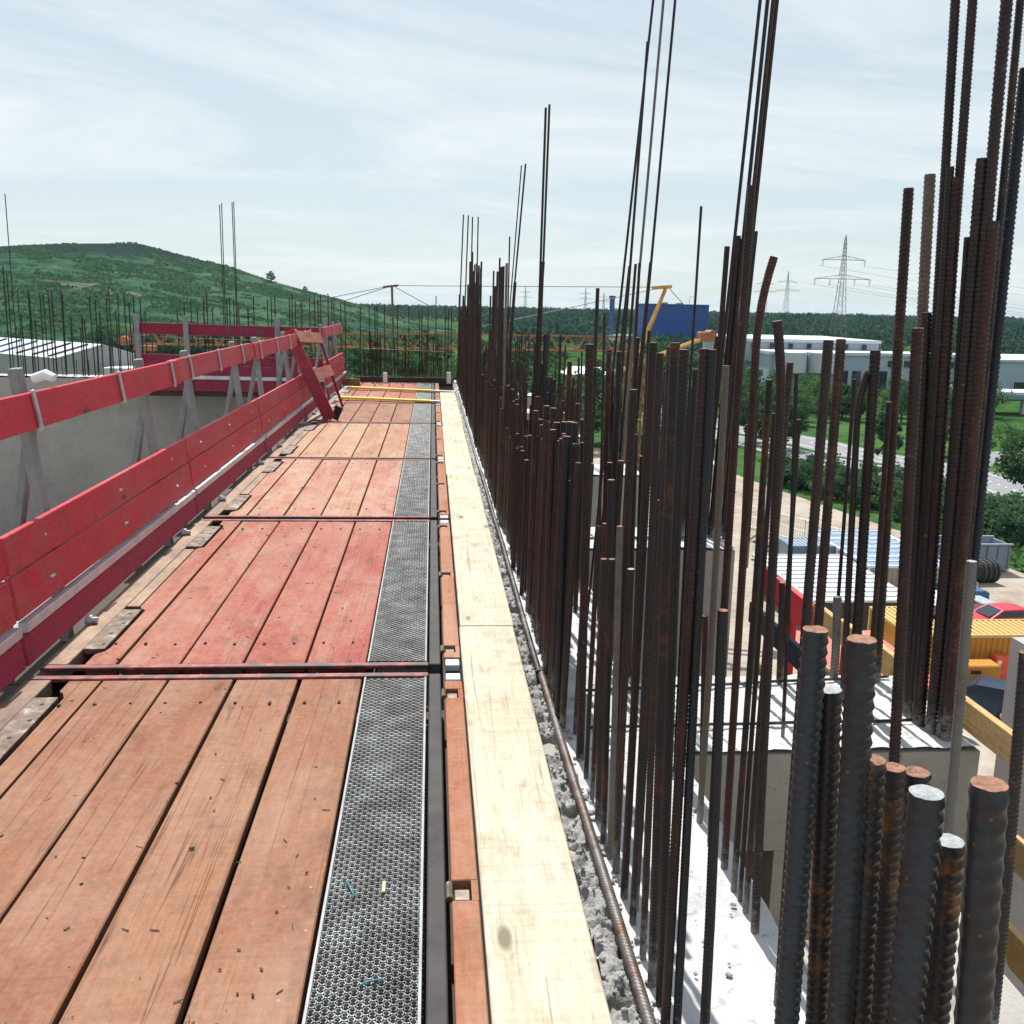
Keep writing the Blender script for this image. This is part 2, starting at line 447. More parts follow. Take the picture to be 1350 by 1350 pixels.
M['line'] = plain('road_paint', (.72,.72,.70), .8, 0, .1, 2)
M['bark'] = plain('bark', (.05,.038,.028), .9)
M['leaf_a'] = leafy('leaf_dark', (.022,.052,.036), (.046,.095,.050), (.080,.145,.068))
M['leaf_b'] = leafy('leaf_mid', (.035,.080,.038), (.072,.145,.058), (.125,.205,.078))
M['leaf_c'] = leafy('leaf_blue', (.028,.066,.046), (.055,.115,.068), (.105,.175,.100))
M['scrub'] = leafy('scrub_leaf', (.026,.068,.044), (.044,.098,.054), (.068,.128,.064), .05)
M['forest'] = leafy('forest_leaf', (.012,.034,.038), (.022,.056,.054), (.044,.088,.068), .012)
t = NT('grass_ground', .95, 0, 0)
n1 = t.noise(t.vec(offset=False), .02, 8, .65); n2 = t.noise(t.vec(offset=False), .35, 7, .7)
c_ = t.ramp(t.math('ADD', t.math('MULTIPLY', n1, .45), t.math('MULTIPLY', n2, .55)), (.36, (.015,.046,.018)), (.5, (.040,.100,.028)), (.64, (.10,.145,.055)))
t.col(c_); M['grass'] = t.mat
t = NT('hill_grass', .95, 0, 0)
n1 = t.noise(t.vec((1,1,2.5), offset=False), .011, 9, .66, .4); n2 = t.noise(t.vec(offset=False), .09, 8, .72)
c_ = t.ramp(t.math('ADD', t.math('MULTIPLY', n1, .42), t.math('MULTIPLY', n2, .58)), (.41, (.020,.060,.042)), (.47, (.038,.096,.058)), (.55, (.068,.140,.070)), (.66, (.13,.17,.085)))
bare = t.ramp(t.noise(t.vec((.35,1,3), offset=False), .02, 6, .6), (.61, 0), (.66, .8))
c_ = t.mix(bare, c_, (.24,.19,.14))
z_ = t.n.new('ShaderNodeSeparateXYZ'); t.put(z_.inputs[0], t.geo.outputs['Position'])
cap = t.math('ADD', z_.outputs[2], t.math('MULTIPLY', t.math('SUBTRACT', n1, .5), 30))
cap = t.math('SUBTRACT', cap, t.math('MULTIPLY', t.math('ADD', z_.outputs[0], 200), .02))
c_ = t.mix(t.ramp(t.math('DIVIDE', cap, 60.0), (.36, 0), (.46, .9)), c_, (.026,.036,.034))
t.col(c_); t.bump(n2, 1.0, 5.0); M['hill'] = t.mat
M['hill'] = M['hill']
t = NT('yard_dirt', .95, 0, .05)
n1 = t.noise(t.vec(offset=False), .06, 8, .65); n2 = t.noise(t.vec(offset=False), .9, 6, .7)
t.col(t.ramp(t.math('ADD', t.math('MULTIPLY', n1, .6), t.math('MULTIPLY', n2, .4)), (.36, (.20,.16,.13)), (.5, (.34,.29,.24)), (.64, (.42,.38,.33)))); M['yard'] = t.mat
t = NT('deck_debris', .8); t.col(t.ramp(t.noise(t.vec(), 30), (.4, (.03,.024,.02)), (.6, (.14,.09,.05)))); M['debris'] = t.mat
M['pale_yellow'] = plain('pale_yellow', (.56,.38,.13), .5, 0, .1, 1)
M['rebar_lying'] = rusty('rebar_lying', (.035,.030,.03), (.12,.115,.11), (.10,.05,.03), False)
M['rebar_front'] = rusty('rebar_front', (.034,.041,.053), (.034,.028,.029), (.20,.080,.028), True, .42)
M['shade_blue'] = plain('shaded_edge_board', (.03,.045,.07), .7)  # shaded face of the lower edge board put into the colour
M['post_rust'] = plain('post_rust', (.11,.06,.04), .7, 0, .3, 2)

# ---------------------------------------------------------------- concrete structure
def slab(name, x0, x1, y0, y1, z0, z1, m): 
    b = MB(); b.box(x0,x1,y0,y1,z0,z1); return b.build(name, m)
def rough_sheet(x0, x1, ys, nx, hfun):
    xs = np.linspace(x0, x1, nx); ys = np.asarray(ys)
    X, Y = np.meshgrid(xs, ys); Z = hfun(X, Y)
    V = np.stack([X, Y, Z], -1).reshape(-1, 3)
    i = np.arange(len(ys)-1)[:, None]*nx + np.arange(nx-1)[None]
    F = np.stack([i, i+1, i+nx+1, i+nx], -1).reshape(-1, 4)
    return V, F
def vnoise(X, Y, seed, freq):
    """smooth value noise"""
    r = np.random.RandomState(seed).rand(256, 256)
    x, y = X*freq, Y*freq
    xi, yi = np.floor(x).astype(int), np.floor(y).astype(int)
    fx, fy = x-xi, y-yi
    fx, fy = fx*fx*(3-2*fx), fy*fy*(3-2*fy)
    g = lambda a, b: r[a % 256, b % 256]
    return (g(xi,yi)*(1-fx)+g(xi+1,yi)*fx)*(1-fy) + (g(xi,yi+1)*(1-fx)+g(xi+1,yi+1)*fx)*fy
def top_h(X, Y, s=3, amp=1.0):
    return amp*(.010*vnoise(X,Y,s,6) + .009*vnoise(X,Y,s+1,19) + .006*vnoise(X,Y,s+2,47)) - .006
def mortar_h(X, Y):
    h = .022*vnoise(X,Y,11,23) + .022*vnoise(X,Y,12,52)**1.5 + .010*vnoise(X,Y,13,110)
    gap = np.clip((vnoise(X,Y,14,17)-.62)*8, 0, 1)
    return 1.3*h + .022*np.abs(vnoise(X,Y,15,70)-.5) - .050*gap - .040
ysn = np.concatenate([np.arange(.4, 6, .014), np.arange(6, 19.3, .06)])
ysm = np.concatenate([np.arange(.4, 7, .008), np.arange(7, 19.3, .03)])
wall = thing('concrete_wall', 'long freshly cast concrete wall with starter bars running beside the red deck', 'wall', (.60, 10, -3))
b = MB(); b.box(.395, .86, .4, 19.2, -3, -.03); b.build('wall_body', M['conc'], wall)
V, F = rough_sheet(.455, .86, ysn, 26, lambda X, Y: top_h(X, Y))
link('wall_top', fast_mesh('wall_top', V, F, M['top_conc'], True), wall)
V, F = rough_sheet(.392, .475, ysm, 13, mortar_h)
o = link('mortar_ridge', fast_mesh('mortar_ridge', V, F, M['mortar'], True), wall); o['kind'] = 'stuff'
piers = [(3.10, 3.79, 1.94, 'nearest concrete pier with a white sunlit top, joined to the long wall'),
         (6.00, 6.60, 1.94, 'second concrete pier behind the rebars, in front of the dirt yard'),
         (8.75, 9.35, 1.92, 'third concrete pier, mostly hidden by the bars right of the dense row'),
         (11.4, 12.0, 1.9, 'fourth concrete pier, a grey sliver far between the bars'),
         (13.9, 14.5, 1.9, 'fifth concrete pier with a pale rim, far back beside the dense row'),
         (16.6, 17.2, 1.9, 'farthest concrete pier near the end of the long wall')]
for i, (y0, y1, xr, lab) in enumerate(piers):
    p = thing('concrete_pier', lab, 'wall', ((.86+xr)/2, (y0+y1)/2, -3), 'piers standing off the long wall')
    b = MB(); b.box(.862, xr, y0, y1, -.38 if i == 0 else -3.0, -.012)
    if i == 0: b.box(1.22, xr, y0+.002, y1-.002, -3.0, -.382)
    b.box(.90, xr-.04, y0+.05, y1-.05, -3.0, -2.6)
    b.build('pier_body', M['conc'], p)
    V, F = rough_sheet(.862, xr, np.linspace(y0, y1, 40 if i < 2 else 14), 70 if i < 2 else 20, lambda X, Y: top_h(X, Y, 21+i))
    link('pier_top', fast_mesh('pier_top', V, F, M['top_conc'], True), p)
near_p = thing('concrete_pier', 'low concrete footing carrying the thick front rebar stubs', 'wall', (1.1, 1.5, -3), 'piers standing off the long wall')
b = MB(); b.box(.862, 1.35, .5, 2.1, -3, -.02); b.build('pier_body', M['conc'], near_p)
endw = thing('concrete_wall', 'grey concrete end wall across the far side with thin bars on top', 'wall', (-4, 19.5, -3))
b = MB(); b.box(-14, .86, 19.25, 19.75, -3, -.012); b.build('wall_body', M['conc'], endw)
V, F = rough_sheet(-14, .86, np.linspace(19.25, 19.75, 8), 160, lambda X, Y: top_h(X, Y, 33, 1.5))
link('wall_top', fast_mesh('wall_top', V, F, M['top_conc'], True), endw)
leftw = thing('concrete_wall', 'grey concrete wall of the shaft on the far left side', 'wall', (-14, 8, -3))
b = MB(); b.box(-14.4, -14.0, -3, 19.75, -3, -.5); b.build('wall_body', M['conc'], leftw)
body = tag(slab('building_shell', -14.4, 1.94, -4, 19.75, -16.49, -3.0, M['conc']), 'concrete storeys of the unfinished building below the red deck', 'building')
outw = thing('concrete_wall', 'light grey concrete wall end rising behind the timber boards at the right edge', 'wall', (3.9, 4.9, -6))
b = MB(); b.box(3.42, 5.6, 4.7, 5.3, -6, -.36); b.build('wall_body', M['conc_light'], outw)
lowf = tag(slab('working_floor', 1.36, 3.4, 1.0, 3.09, -1.42, -1.32, M['ply']), 'yellow plywood floor low at the right edge behind the front stubs', 'floor')
post_ = MB()
for x_, y_ in ((1.6,1.4),(3.2,1.4),(1.6,2.9),(3.2,2.9)): post_.box(x_-.05,x_+.05,y_-.05,y_+.05,-3.0,-1.42)
post_.box(1.94, 3.4, 1.0, 3.09, -3.06, -3.0)
o = post_.build('floor_prop', M['galv_dull']); o.parent = lowf
bk = MB(); bk.cbox(1.9, 2.15, 2.6, 2.9, -1.318, -1.28, .005)
tag(bk.build('black_panel', M['steel_dark']), 'small black panel lying on the plywood floor at the right edge', 'panel')

b = MB()
for k in range(900):                        # mortar crumbs and flakes along the ridge
    y = 1.3 + 7*rng.random()**1.6; x = rng.uniform(.395,.50) if rng.random() < .85 else rng.uniform(.50,.80)
    s = rng.uniform(.003,.010) if x < .5 else rng.uniform(.002,.007)
    z_ = float(mortar_h(np.array([x]),np.array([y]))[0])+s*.4 if x < .475 else .012
    Mx = Matrix.Translation((x,y,z_)) @ Matrix.Rotation(rng.uniform(0,6),4,'Z') @ Matrix.Rotation(rng.uniform(-.8,.8),4,'X')
    b.cbox(-s,s*rng.uniform(.6,1.5),-s*.8,s*rng.uniform(.6,1.4),-s*.4,s*.6,s*.35,0,Mx)
tag(b.build('mortar_crumbs', M['mortar']), 'mortar crumbs lying along the edge of the long wall', 'debris', kind='stuff')
# ---------------------------------------------------------------- red working platforms
NHX, NHY, CELL = 16, 190, .0148
def grating_mesh():
    """perforated sheet: every hole has a raised rim"""
    V, F = [], []
    W, L = NHX*CELL, NHY*CELL
    ang = [2*math.pi*(k+.5)/8 for k in range(8)]
    for j in range(NHY):
        for i in range(NHX):
            cx, cy = (i+.5)*CELL, (j+.5)*CELL
            q = CELL/2*1.0
            sq = [(cx+q*max(-1,min(1,1.4*math.cos(a))), cy+q*max(-1,min(1,1.4*math.sin(a)))) for a in ang]
            b0 = len(V)
            up = (i+j) % 2 == 0
            r1, r2, h = (.0066, .0056, .0036) if up else (.0066, .0060, .0006)
            V += [(x,y,0) for x,y in sq]
            V += [(cx+r1*math.cos(a), cy+r1*math.sin(a), h) for a in ang]
            V += [(cx+r2*math.cos(a), cy+r2*math.sin(a), -.012) for a in ang]
            for k in range(8):
                n = (k+1) % 8
                F.append((b0+k, b0+n, b0+8+n, b0+8+k)); F.append((b0+8+k, b0+8+n, b0+16+n, b0+16+k))
    for a, c in (((0,0),(0,1)),):
        pass
    return fast_mesh('grating', V, F, M['grating']), W, L
GR, GW, GL = grating_mesh()
BX = [-1.435, -1.308, -1.050, -.790, -.530, -.272]
BAYS = [(.98, 3.885, 'board_worn', 'worn brown red deck bay nearest to the camera'),
        (3.955, 6.84, 'board_red', 'bright red deck bay beyond the wide black joint'),
        (6.91, 9.61, 'board_pink', 'pale pinkish red deck bay in the middle of the row'),
        (9.66, 12.56, 'board_tan', 'tan faded deck bay just before the leaning guard frame'),
        (12.61, 15.12, 'board_worn', 'brown deck bay beside the leaning guard frame and the lower yellow batten'),
        (15.16, 17.62, 'board_red', 'deck bay between the two yellow battens'),
        (17.66, 19.12, 'board_red', 'last short red deck bay in front of the far end wall')]
screw = MB(); screw.tube([(0,0,0),(0,0,.002)], .006, 8)
for ib, (y0, y1, bm, lab) in enumerate(BAYS):
    p = thing('working_platform', 'hinged folding platform: ' + lab, 'platform', (-.8, (y0+y1)/2, -.2), 'red working platforms laid end to end')
    near = ib < 3
    b = MB(); b.box(-1.60, .13, y0-.034, y1+.034, -.20, -.16); b.build('dark_underlay', M['shade_wood'], p)  # dark sheet added so board gaps and grating holes look shaded
    ye0, ye1 = y0+.055, y1-.055
    for i in range(5):
        g = rng.uniform(.009, .014) if ib or i < 3 else .011 + .002*i
        b = MB()
        z_ = rng.uniform(-.003, .002)
        if i == 0:                           # first board is notched around the two edge plates
            poly = [(BX[0]+.0, ye0), (BX[1]-.006, ye0), (BX[1]-.006, ye1), (BX[0], ye1), (BX[0], y1-.16), (-1.415, y1-.18), (-1.395, y1-.23),
                    (-1.395, y1-.80), (-1.425, y1-.83), (BX[0], y1-.86), (BX[0], y0+.86), (-1.425, y0+.83), (-1.395, y0+.80),
                    (-1.395, y0+.26), (-1.405, y0+.215), (-1.425, y0+.19), (BX[0], y0+.17)]
            b.prism(poly, -.045, z_)
        else:
            b.cbox(BX[i]+g/2, BX[i+1]-g/2, ye0+rng.uniform(0,.004), ye1-rng.uniform(0,.004), -.045, z_, .004)
        bo = b.build('deck_board', M[bm], p)
    # grating
    o = link('grating', GR, p); o.location = Vector((-.262, ye0+.012, .001)) - Vector(p.location)
    o.scale = ((.236)/GW, (ye1-ye0-.024)/GL, 1)
    b = MB()
    b.cbox(-.270, -.262, ye0, ye1, -.03, .004, .001); b.cbox(-.026, -.018, ye0, ye1, -.03, .004, .001)
    b.build('grating_edge', M['galv_dull'], p)
    # steel frame
    b = MB(); b.cbox(-.008, .040, y0+.02, y1-.02, -.06, .003, .004); b.build('edge_beam', M['steel_dark'], p)
    b = MB(); b.cbox(-1.60, -.010, y0+.006, y0+.046, -.012, .004, .003)
    b.build('end_rail', M['red_steel'] if ib != 1 else M['red_steel'], p)
    b = MB(); b.cbox(-1.60, -.010, y1-.046, y1-.006, -.012, .004, .003); b.build('end_rail', M['red_steel'], p)
    b = MB(); b.box(-1.80, -1.61, y0-.03, y1+.03, -.24, -.05); b.build('gap_shade_strip', M['shade_wood'], p)  # dark strip added in place of shade below the guard rail
    b = MB(); b.cbox(-1.605, -1.505, y0+.052, y1-.052, -.06, .003, .003)
    b.cbox(-1.503, -1.442, y0+.86, y1-.86, -.06, .002, .002); b.build('edge_channel', M['tan_steel'], p)
    for q0 in (y0+.235, y1-.80):
        q1 = q0 + .565
        b = MB(); b.cbox(-1.503, -1.412, q0, q1, -.02, .005, .002)
        pl = b.build('hinge_plate', M['plate'], p)
        b = MB()
        for k in range(4):
            if ib > 2: continue
            b = MB(); b.tube([(-1.435-.012*(k % 2), q0+.06+k*.145, .0052), (-1.435-.012*(k % 2), q0+.06+k*.145, .0062)], .009, 8)
            b.build('bolt_hole', M['black'], pl).location = (0,0,0)
    # flap board with hinge cut-outs
    b = MB(); notches = [y1-.22, y0+.21] if ib else [y1-.23, y0+1.34]
    notches = sorted(notches + ([(y0+y1)/2] if ib else []))
    c0 = y0+.10
    for nn in notches + [None]:
        c1 = y1-.10 if nn is None else nn-.045
        b.cbox(.056, .126, c0, c1, -.04, .002, .003)
        if nn is not None:
            b.box(.108, .126, c1, nn+.045, -.04, .001); c0 = nn+.045
    b.build('flap_board', M['flap'], p)
    for nn in notches:
        b = MB(); b.cbox(.062, .104, nn-.038, nn+.012, -.02, -.004, .003); b.tube([(.050, nn-.04, .0), (.050, nn+.03, .0)], .010, 8)
        b.build('hinge', M['plate'], p)
    for yy in (y0+.012, y1-.082):
        b = MB(); b.cbox(.060, .122, yy, yy+.07, -.03, .001, .004); b.build('end_cap', M['galv'], p)
    if ib < 4:
        b = MB()
        for i in range(5):
            for yy in (y0+.3, y1-.3):
                for k in range(2): b.tube([(BX[i]+.05+.13*k, yy+rng.uniform(-.02,.02), .0005), (BX[i]+.05+.13*k, yy, .0018)], .006, 7)
        b.build('screw_head', M['steel_dark'], p)['kind'] = 'stuff'
# loose deck dirt
b = MB()
for k in range(150):
    x, y = rng.uniform(-1.4, -.3), 1.8 + 9*rng.random()**2
    s = rng.uniform(.0015, .0045) if rng.random() < .85 else rng.uniform(.004, .008)
    Mx = Matrix.Translation((x, y, .001)) @ Matrix.Rotation(rng.uniform(0,6), 4, 'Z')
    b.cbox(-s, s*rng.uniform(.6,1.6), -s*.6, s*.7, 0, s*rng.uniform(.4,.9), s*.3, 0, Mx)
for k in range(60):
    x, y = rng.uniform(-1.4, -.3), 1.8 + 6*rng.random()**2
    Mx = Matrix.Translation((x, y, .0)) @ Matrix.Rotation(rng.uniform(0,6), 4, 'Z')
    b.box(-.015*rng.random()-.003, .010, -.0011, .0011, 0, .002, 0, Mx)
tag(b.build('deck_debris', M['debris'], smooth=False), 'crumbs and splinters scattered on the deck boards', 'debris', kind='stuff')
for (x,y,lab,pts) in ((-.225,2.33,'bent teal tie wire offcut at the left edge of the grating',[(0,.03,0),(.012,.02,.004),(.022,-.01,.003),(.032,-.03,0)]),
                      (-.135,1.965,'short teal wire offcut lying across the near grating',[(-.02,-.006,0),(.0,.0,.004),(.024,.01,0)])):
    b = MB(); b.tube([(x+a, y+c, .006+d) for a,c,d in pts], .0022, 6)
    tag(b.build('wire_offcut', plain('teal_wire', (.02,.22,.28), .5)), lab, 'wire')
b = MB(); b.cbox(-.125,-.116,2.31,2.36,.006,.010,.002); tag(b.build('wood_chip', M['raw']), 'pale wood chip lying on the near grating', 'wood chip')

# ---------------------------------------------------------------- raw planks over the joint
PL = [(.9, 4.43), (4.434, 8.66), (8.664, 12.2), (12.205, 16.9)]
pl_lab = ['raw pale timber plank nearest the camera between deck and mortar', 'second raw timber plank along the deck edge, starting at the first butt joint',
          'third raw timber plank, beyond the second butt joint', 'farthest raw timber plank, ending by the yellow battens']
for i, (y0, y1) in enumerate(PL):
    b = MB(); dx_ = (.0, .004, -.003, .002)[i]
    b.cbox(.132+dx_, .386+dx_, y0, y1, -.012, .018+.002*(i % 2), .004)
    tag(b.build('timber_plank', M['raw']), pl_lab[i], 'plank', 'raw planks bridging deck and wall')

# ---------------------------------------------------------------- guard rails along the left
def xz(t):      # outward leaning face of the guard rail: height -> x
    return -1.605 - t*.115
RAILS = [(.6, 3.87, 'red guard rail section at the near left, mostly outside the frame'),
         (3.89, 6.80, 'red guard rail section with a bare steel channel beside the first black joint'),
         (6.82, 9.66, 'red guard rail section at mid deck where its top board laps the nearer one'),
         (9.70, 12.75, 'dusky red guard rail section just before the leaning frame'),
         (12.79, 14.6, 'short red guard rail section behind the leaning frame'),
         (15.7, 18.9, 'bright red guard rail section by the far end wall')]
for ir, (y0, y1, lab) in enumerate(RAILS):
    g = thing('guard_rail', lab, 'guard rail', (-1.65, (y0+y1)/2, 0), 'red guard rails along the left deck edge')
    def board(z0, z1, name, m, th=.03, off=0., a=y0, c=y1, prx=.004):
        # a board following the lean
        bb = MB(); x0_, x1_ = xz(z0)+off, xz(z1)+off
        n = Vector((z1-z0, 0, x0_-x1_)).normalized()
        Mx = Matrix(((n.x, 0, (x1_-x0_)/(z1-z0), x0_), (0,1,0,0), (n.z, 0, 1, z0), (0,0,0,1)))
        bb.cbox(-th, 0, a+.004, c-.004, .003, (z1-z0)-.003, prx, 0, Mx)
        return bb.build(name, M[m], g)
    board(.035, .165, 'toe_board', 'shaded_rail')
    board(.225, .405, 'rail_board', 'rail'); board(.409, .570, 'rail_board', 'rail', off=rng.uniform(-.003,.003))
    if ir == 4: board(.94, 1.10, 'top_rail', 'rail', off=.03, c=14.3)
    else: board(.94, 1.10, 'top_rail', 'rail', off=.04 if ir % 2 else .012, a=y0-.12 if ir in (2,) else y0)
    bb = MB(); bb.cbox(xz(.2)-.02, xz(.2)+.020, y0+.02, y1-.02, .174, .216, .002); bb.build('steel_channel', M['galv'], g)
    n = 5 if ir < 4 else 3
    sp = {1: (4.33, 5.5, 6.58), 2: (7.2, 8.15, 9.15), 3: (9.95, 11.0, 12.0)}.get(ir, [y0+.3+k*(y1-y0-.6)/2 for k in range(3)])
    for yy in sp:
        bb = MB(); xa = xz(.93)+(.045 if ir % 2 else .018); xb = xz(1.11)+(.045 if ir % 2 else .018)
        bb.beam((xa+.004, yy+.02, .935), (xb+.004, yy, 1.107), .026, .012, 0, (1,0,0), .002); bb.build('steel_strap', M['galv'], g)
    for yy in ((y0+.55, y1-.55) if y1-y0 > 2.5 else (y0+.5,)):
        bb = MB(); bb.beam((xz(0)-.05, yy+.05, -.25), (xz(1.19)-.05, yy, 1.19 if ir in (0,1) and yy < 5 else 1.13), .066, .045, 0, (1,0,0), .004)
        po = bb.build('post', M['galv_dull'], g)
        bb = MB(); bb.beam((xz(0)-.46, yy+.12, -.5), (xz(.92)-.075, yy+.10, .92), .06, .04, 0, (1,0,0), .004); bb.build('brace', M['galv_dull'], g)
        bb = MB(); bb.tube([(xz(.02)+.0, yy+.10, .02), (xz(.02)+.055, yy+.10, .02)], .016, 6); bb.tube([(xz(.02)+.004, yy+.10, .02), (xz(.02)+.03, yy+.10, .02)], .026, 6)
        bb.build('bolt', M['galv'], g)
    bb = MB()
    for k in range(3):
        yy = y0 + .4 + k*(y1-y0-.8)/2
        for zz in (.31, .49): bb.tube([(xz(zz)-.002, yy+rng.uniform(-.05,.05), zz), (xz(zz)+.003, yy, zz)], .008, 6)
    bb.build('bolt_head', M['galv'], g)['kind'] = 'stuff'
b = MB(); b.tube([(-1.80, 4.66, 1.13), (-1.74, 4.64, 1.15), (-1.70, 4.63, 1.135)], [.022,.024,.018], 10)
tag(b.build('plastic_pipe', M['white']), 'short white plastic pipe hung beside the post top at the far left', 'pipe')

# leaning guard frame
g = thing('folding_gate', 'red boarded end gate leaning against the left guard rail across the deck', 'gate', (-1.35, 12.9, 0))
F0, F1 = Vector((-1.30, 12.75, .02)), Vector((-1.80, 12.75, 1.13))
G0, G1 = Vector((-1.27, 14.25, .02)), Vector((-1.60, 14.25, 1.05))
b = MB(); b.beam(F0, F1, .155, .035, 0, (0,1,0), .004); b.build('upright', M['shaded_rail'], g)  # shade side of this board darkened through its material colour
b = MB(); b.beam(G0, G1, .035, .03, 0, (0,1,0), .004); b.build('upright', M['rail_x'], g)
n_ = Vector((.91, 0, .41))
for t_, nm in ((.93, 'rung_board'), (.50, 'rung_board')):
    a = F0.lerp(F1, t_) + n_*.02; c = G0.lerp(G1, t_) + n_*.02
    b = MB(); b.beam(a + Vector((.06,-.04,0)), c, .025, .155, 0, (-.41,0,.91), .004); b.build(nm, M['board_red'], g)
b = MB(); b.beam(F0+Vector((.05,.03,0)), F0+Vector((.12,.03,.16)), .10, .03, 0, (0,1,0), .003); b.build('foot_plate', M['black'], g)

# yellow battens
for (xa,ya,xb,yb,ga,lab) in ((-1.42,15.55,-.02,15.22,.15,'yellow aluminium batten lying across the deck, nearer of the two'),
                             (-1.40,17.40,.02,17.05,.40,'yellow aluminium batten lying across the deck, farther of the two')):
    r = thing('straightedge', lab, 'batten', (xa,ya,.005), 'yellow battens lying across the deck')
    b = MB(); b.beam((xa,ya,.04),(xb,yb,.03),.11,.035,0,(0,0,1),.004); b.build('rail', M['yellow'], r)
    d = (Vector((xb,yb,.03))-Vector((xa,ya,.04))).normalized()
    b = MB(); b.beam((xb,yb,.03), Vector((xb,yb,.03))+d*ga,.10,.03,0,(0,0,1),.004); b.build('end_piece', M['galv'], r)

# ---------------------------------------------------------------- far platform on the end wall
g = thing('guard_rail', 'dusky red guard rail of the far platform with the printed top board', 'guard rail', (-3.55, 18.3, 0))
def hb(z0, z1, dz, name, m, th=.03, x0=-5.3, x1=-1.86):
    b = MB(); Mx = Matrix(((1,0,0,0),(0,1,0,18.3),(dz,0,1,-dz*x0),(0,0,0,1)))
    b.cbox(x0, x1, -th, 0, z0, z1, .004, 0, Mx); return b.build(name, M[m], g)
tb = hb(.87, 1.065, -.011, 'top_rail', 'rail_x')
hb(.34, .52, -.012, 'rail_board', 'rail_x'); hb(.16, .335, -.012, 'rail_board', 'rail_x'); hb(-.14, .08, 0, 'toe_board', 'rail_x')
hb(.085, .15, -.008, 'steel_channel', 'galv', .06)
for x_ in (-5.2, -4.35, -2.75, -1.9):
    b = MB(); b.beam((x_,18.24,-.35),(x_-.02,18.24,1.20),.09,.05,0,(0,1,0),.004); b.build('post', M['galv_dull'], g)
fp = thing('working_platform', 'red platform hung along the far end wall behind its guard rail', 'platform', (-3.55, 18.8, -.2))
for k in range(4):
    b = MB(); b.cbox(-5.3, -1.88, 18.36+k*.215, 18.57+k*.215, -.13, -.08, .004); b.build('deck_board', M['board_tan'], fp)
b = MB(); b.box(-5.3,-1.88,18.34,19.22,-.24,-.135); b.build('dark_underlay', M['shade_wood'], fp)
# printed name on the top board: an emblem and the word
cu = bpy.data.curves.new('print', 'FONT'); cu.body = 'meva'; cu.size = .20; cu.extrude = .001; cu.offset = .006; cu.space_character = 1.05
to = bpy.data.objects.new('print', cu); COL.objects.link(to)
dg = bpy.context.evaluated_depsgraph_get()
tm = bpy.data.meshes.new_from_object(to.evaluated_get(dg)); bpy.data.objects.remove(to)
tm.materials.clear(); tm.materials.append(M['logo'])
lo = link('board_print', tm, tb, (-3.44-g.location.x+g.location.x, 18.268, .90)); lo.rotation_euler = (math.radians(90), math.radians(.6), 0)
b = MB(); Mx = Matrix(((1,0,0,-3.62),(0,0,-1,18.2685),(0,1,0,.965),(0,0,0,1)))
b.prism([(-.075,0),(0,-.07),(.075,0),(0,.07)], 0, .001, 0, Mx)
lo2 = b.build('emblem', M['logo']); lo2.parent = tb; lo2.location = (0,0,0)
b = MB(); b.cbox(-.02, .06, 18.98, 19.06, 0, .22, .006); tag(b.build('white_stake', M['white']), 'small white marker block standing at the corner of the end wall and the dense bars', 'marker'); bpy.data.objects['white_stake'].location = (.30, .05, 0)
b = MB(); b.cbox(-.93, -.85, 19.0, 19.06, 0, .20, .006); tag(b.build('white_stake', M['white']), 'small white marker block in the middle of the deck end', 'marker')
b = MB(); b.cbox(-1.45, .42, 19.16, 19.235, -.05, .10, .004); tag(b.build('shadow_band_board', M['shade_wood']), 'dark board standing for the shadow at the foot of the far end wall bars', 'board')  # dark colour stands for a shadow band along the wall foot

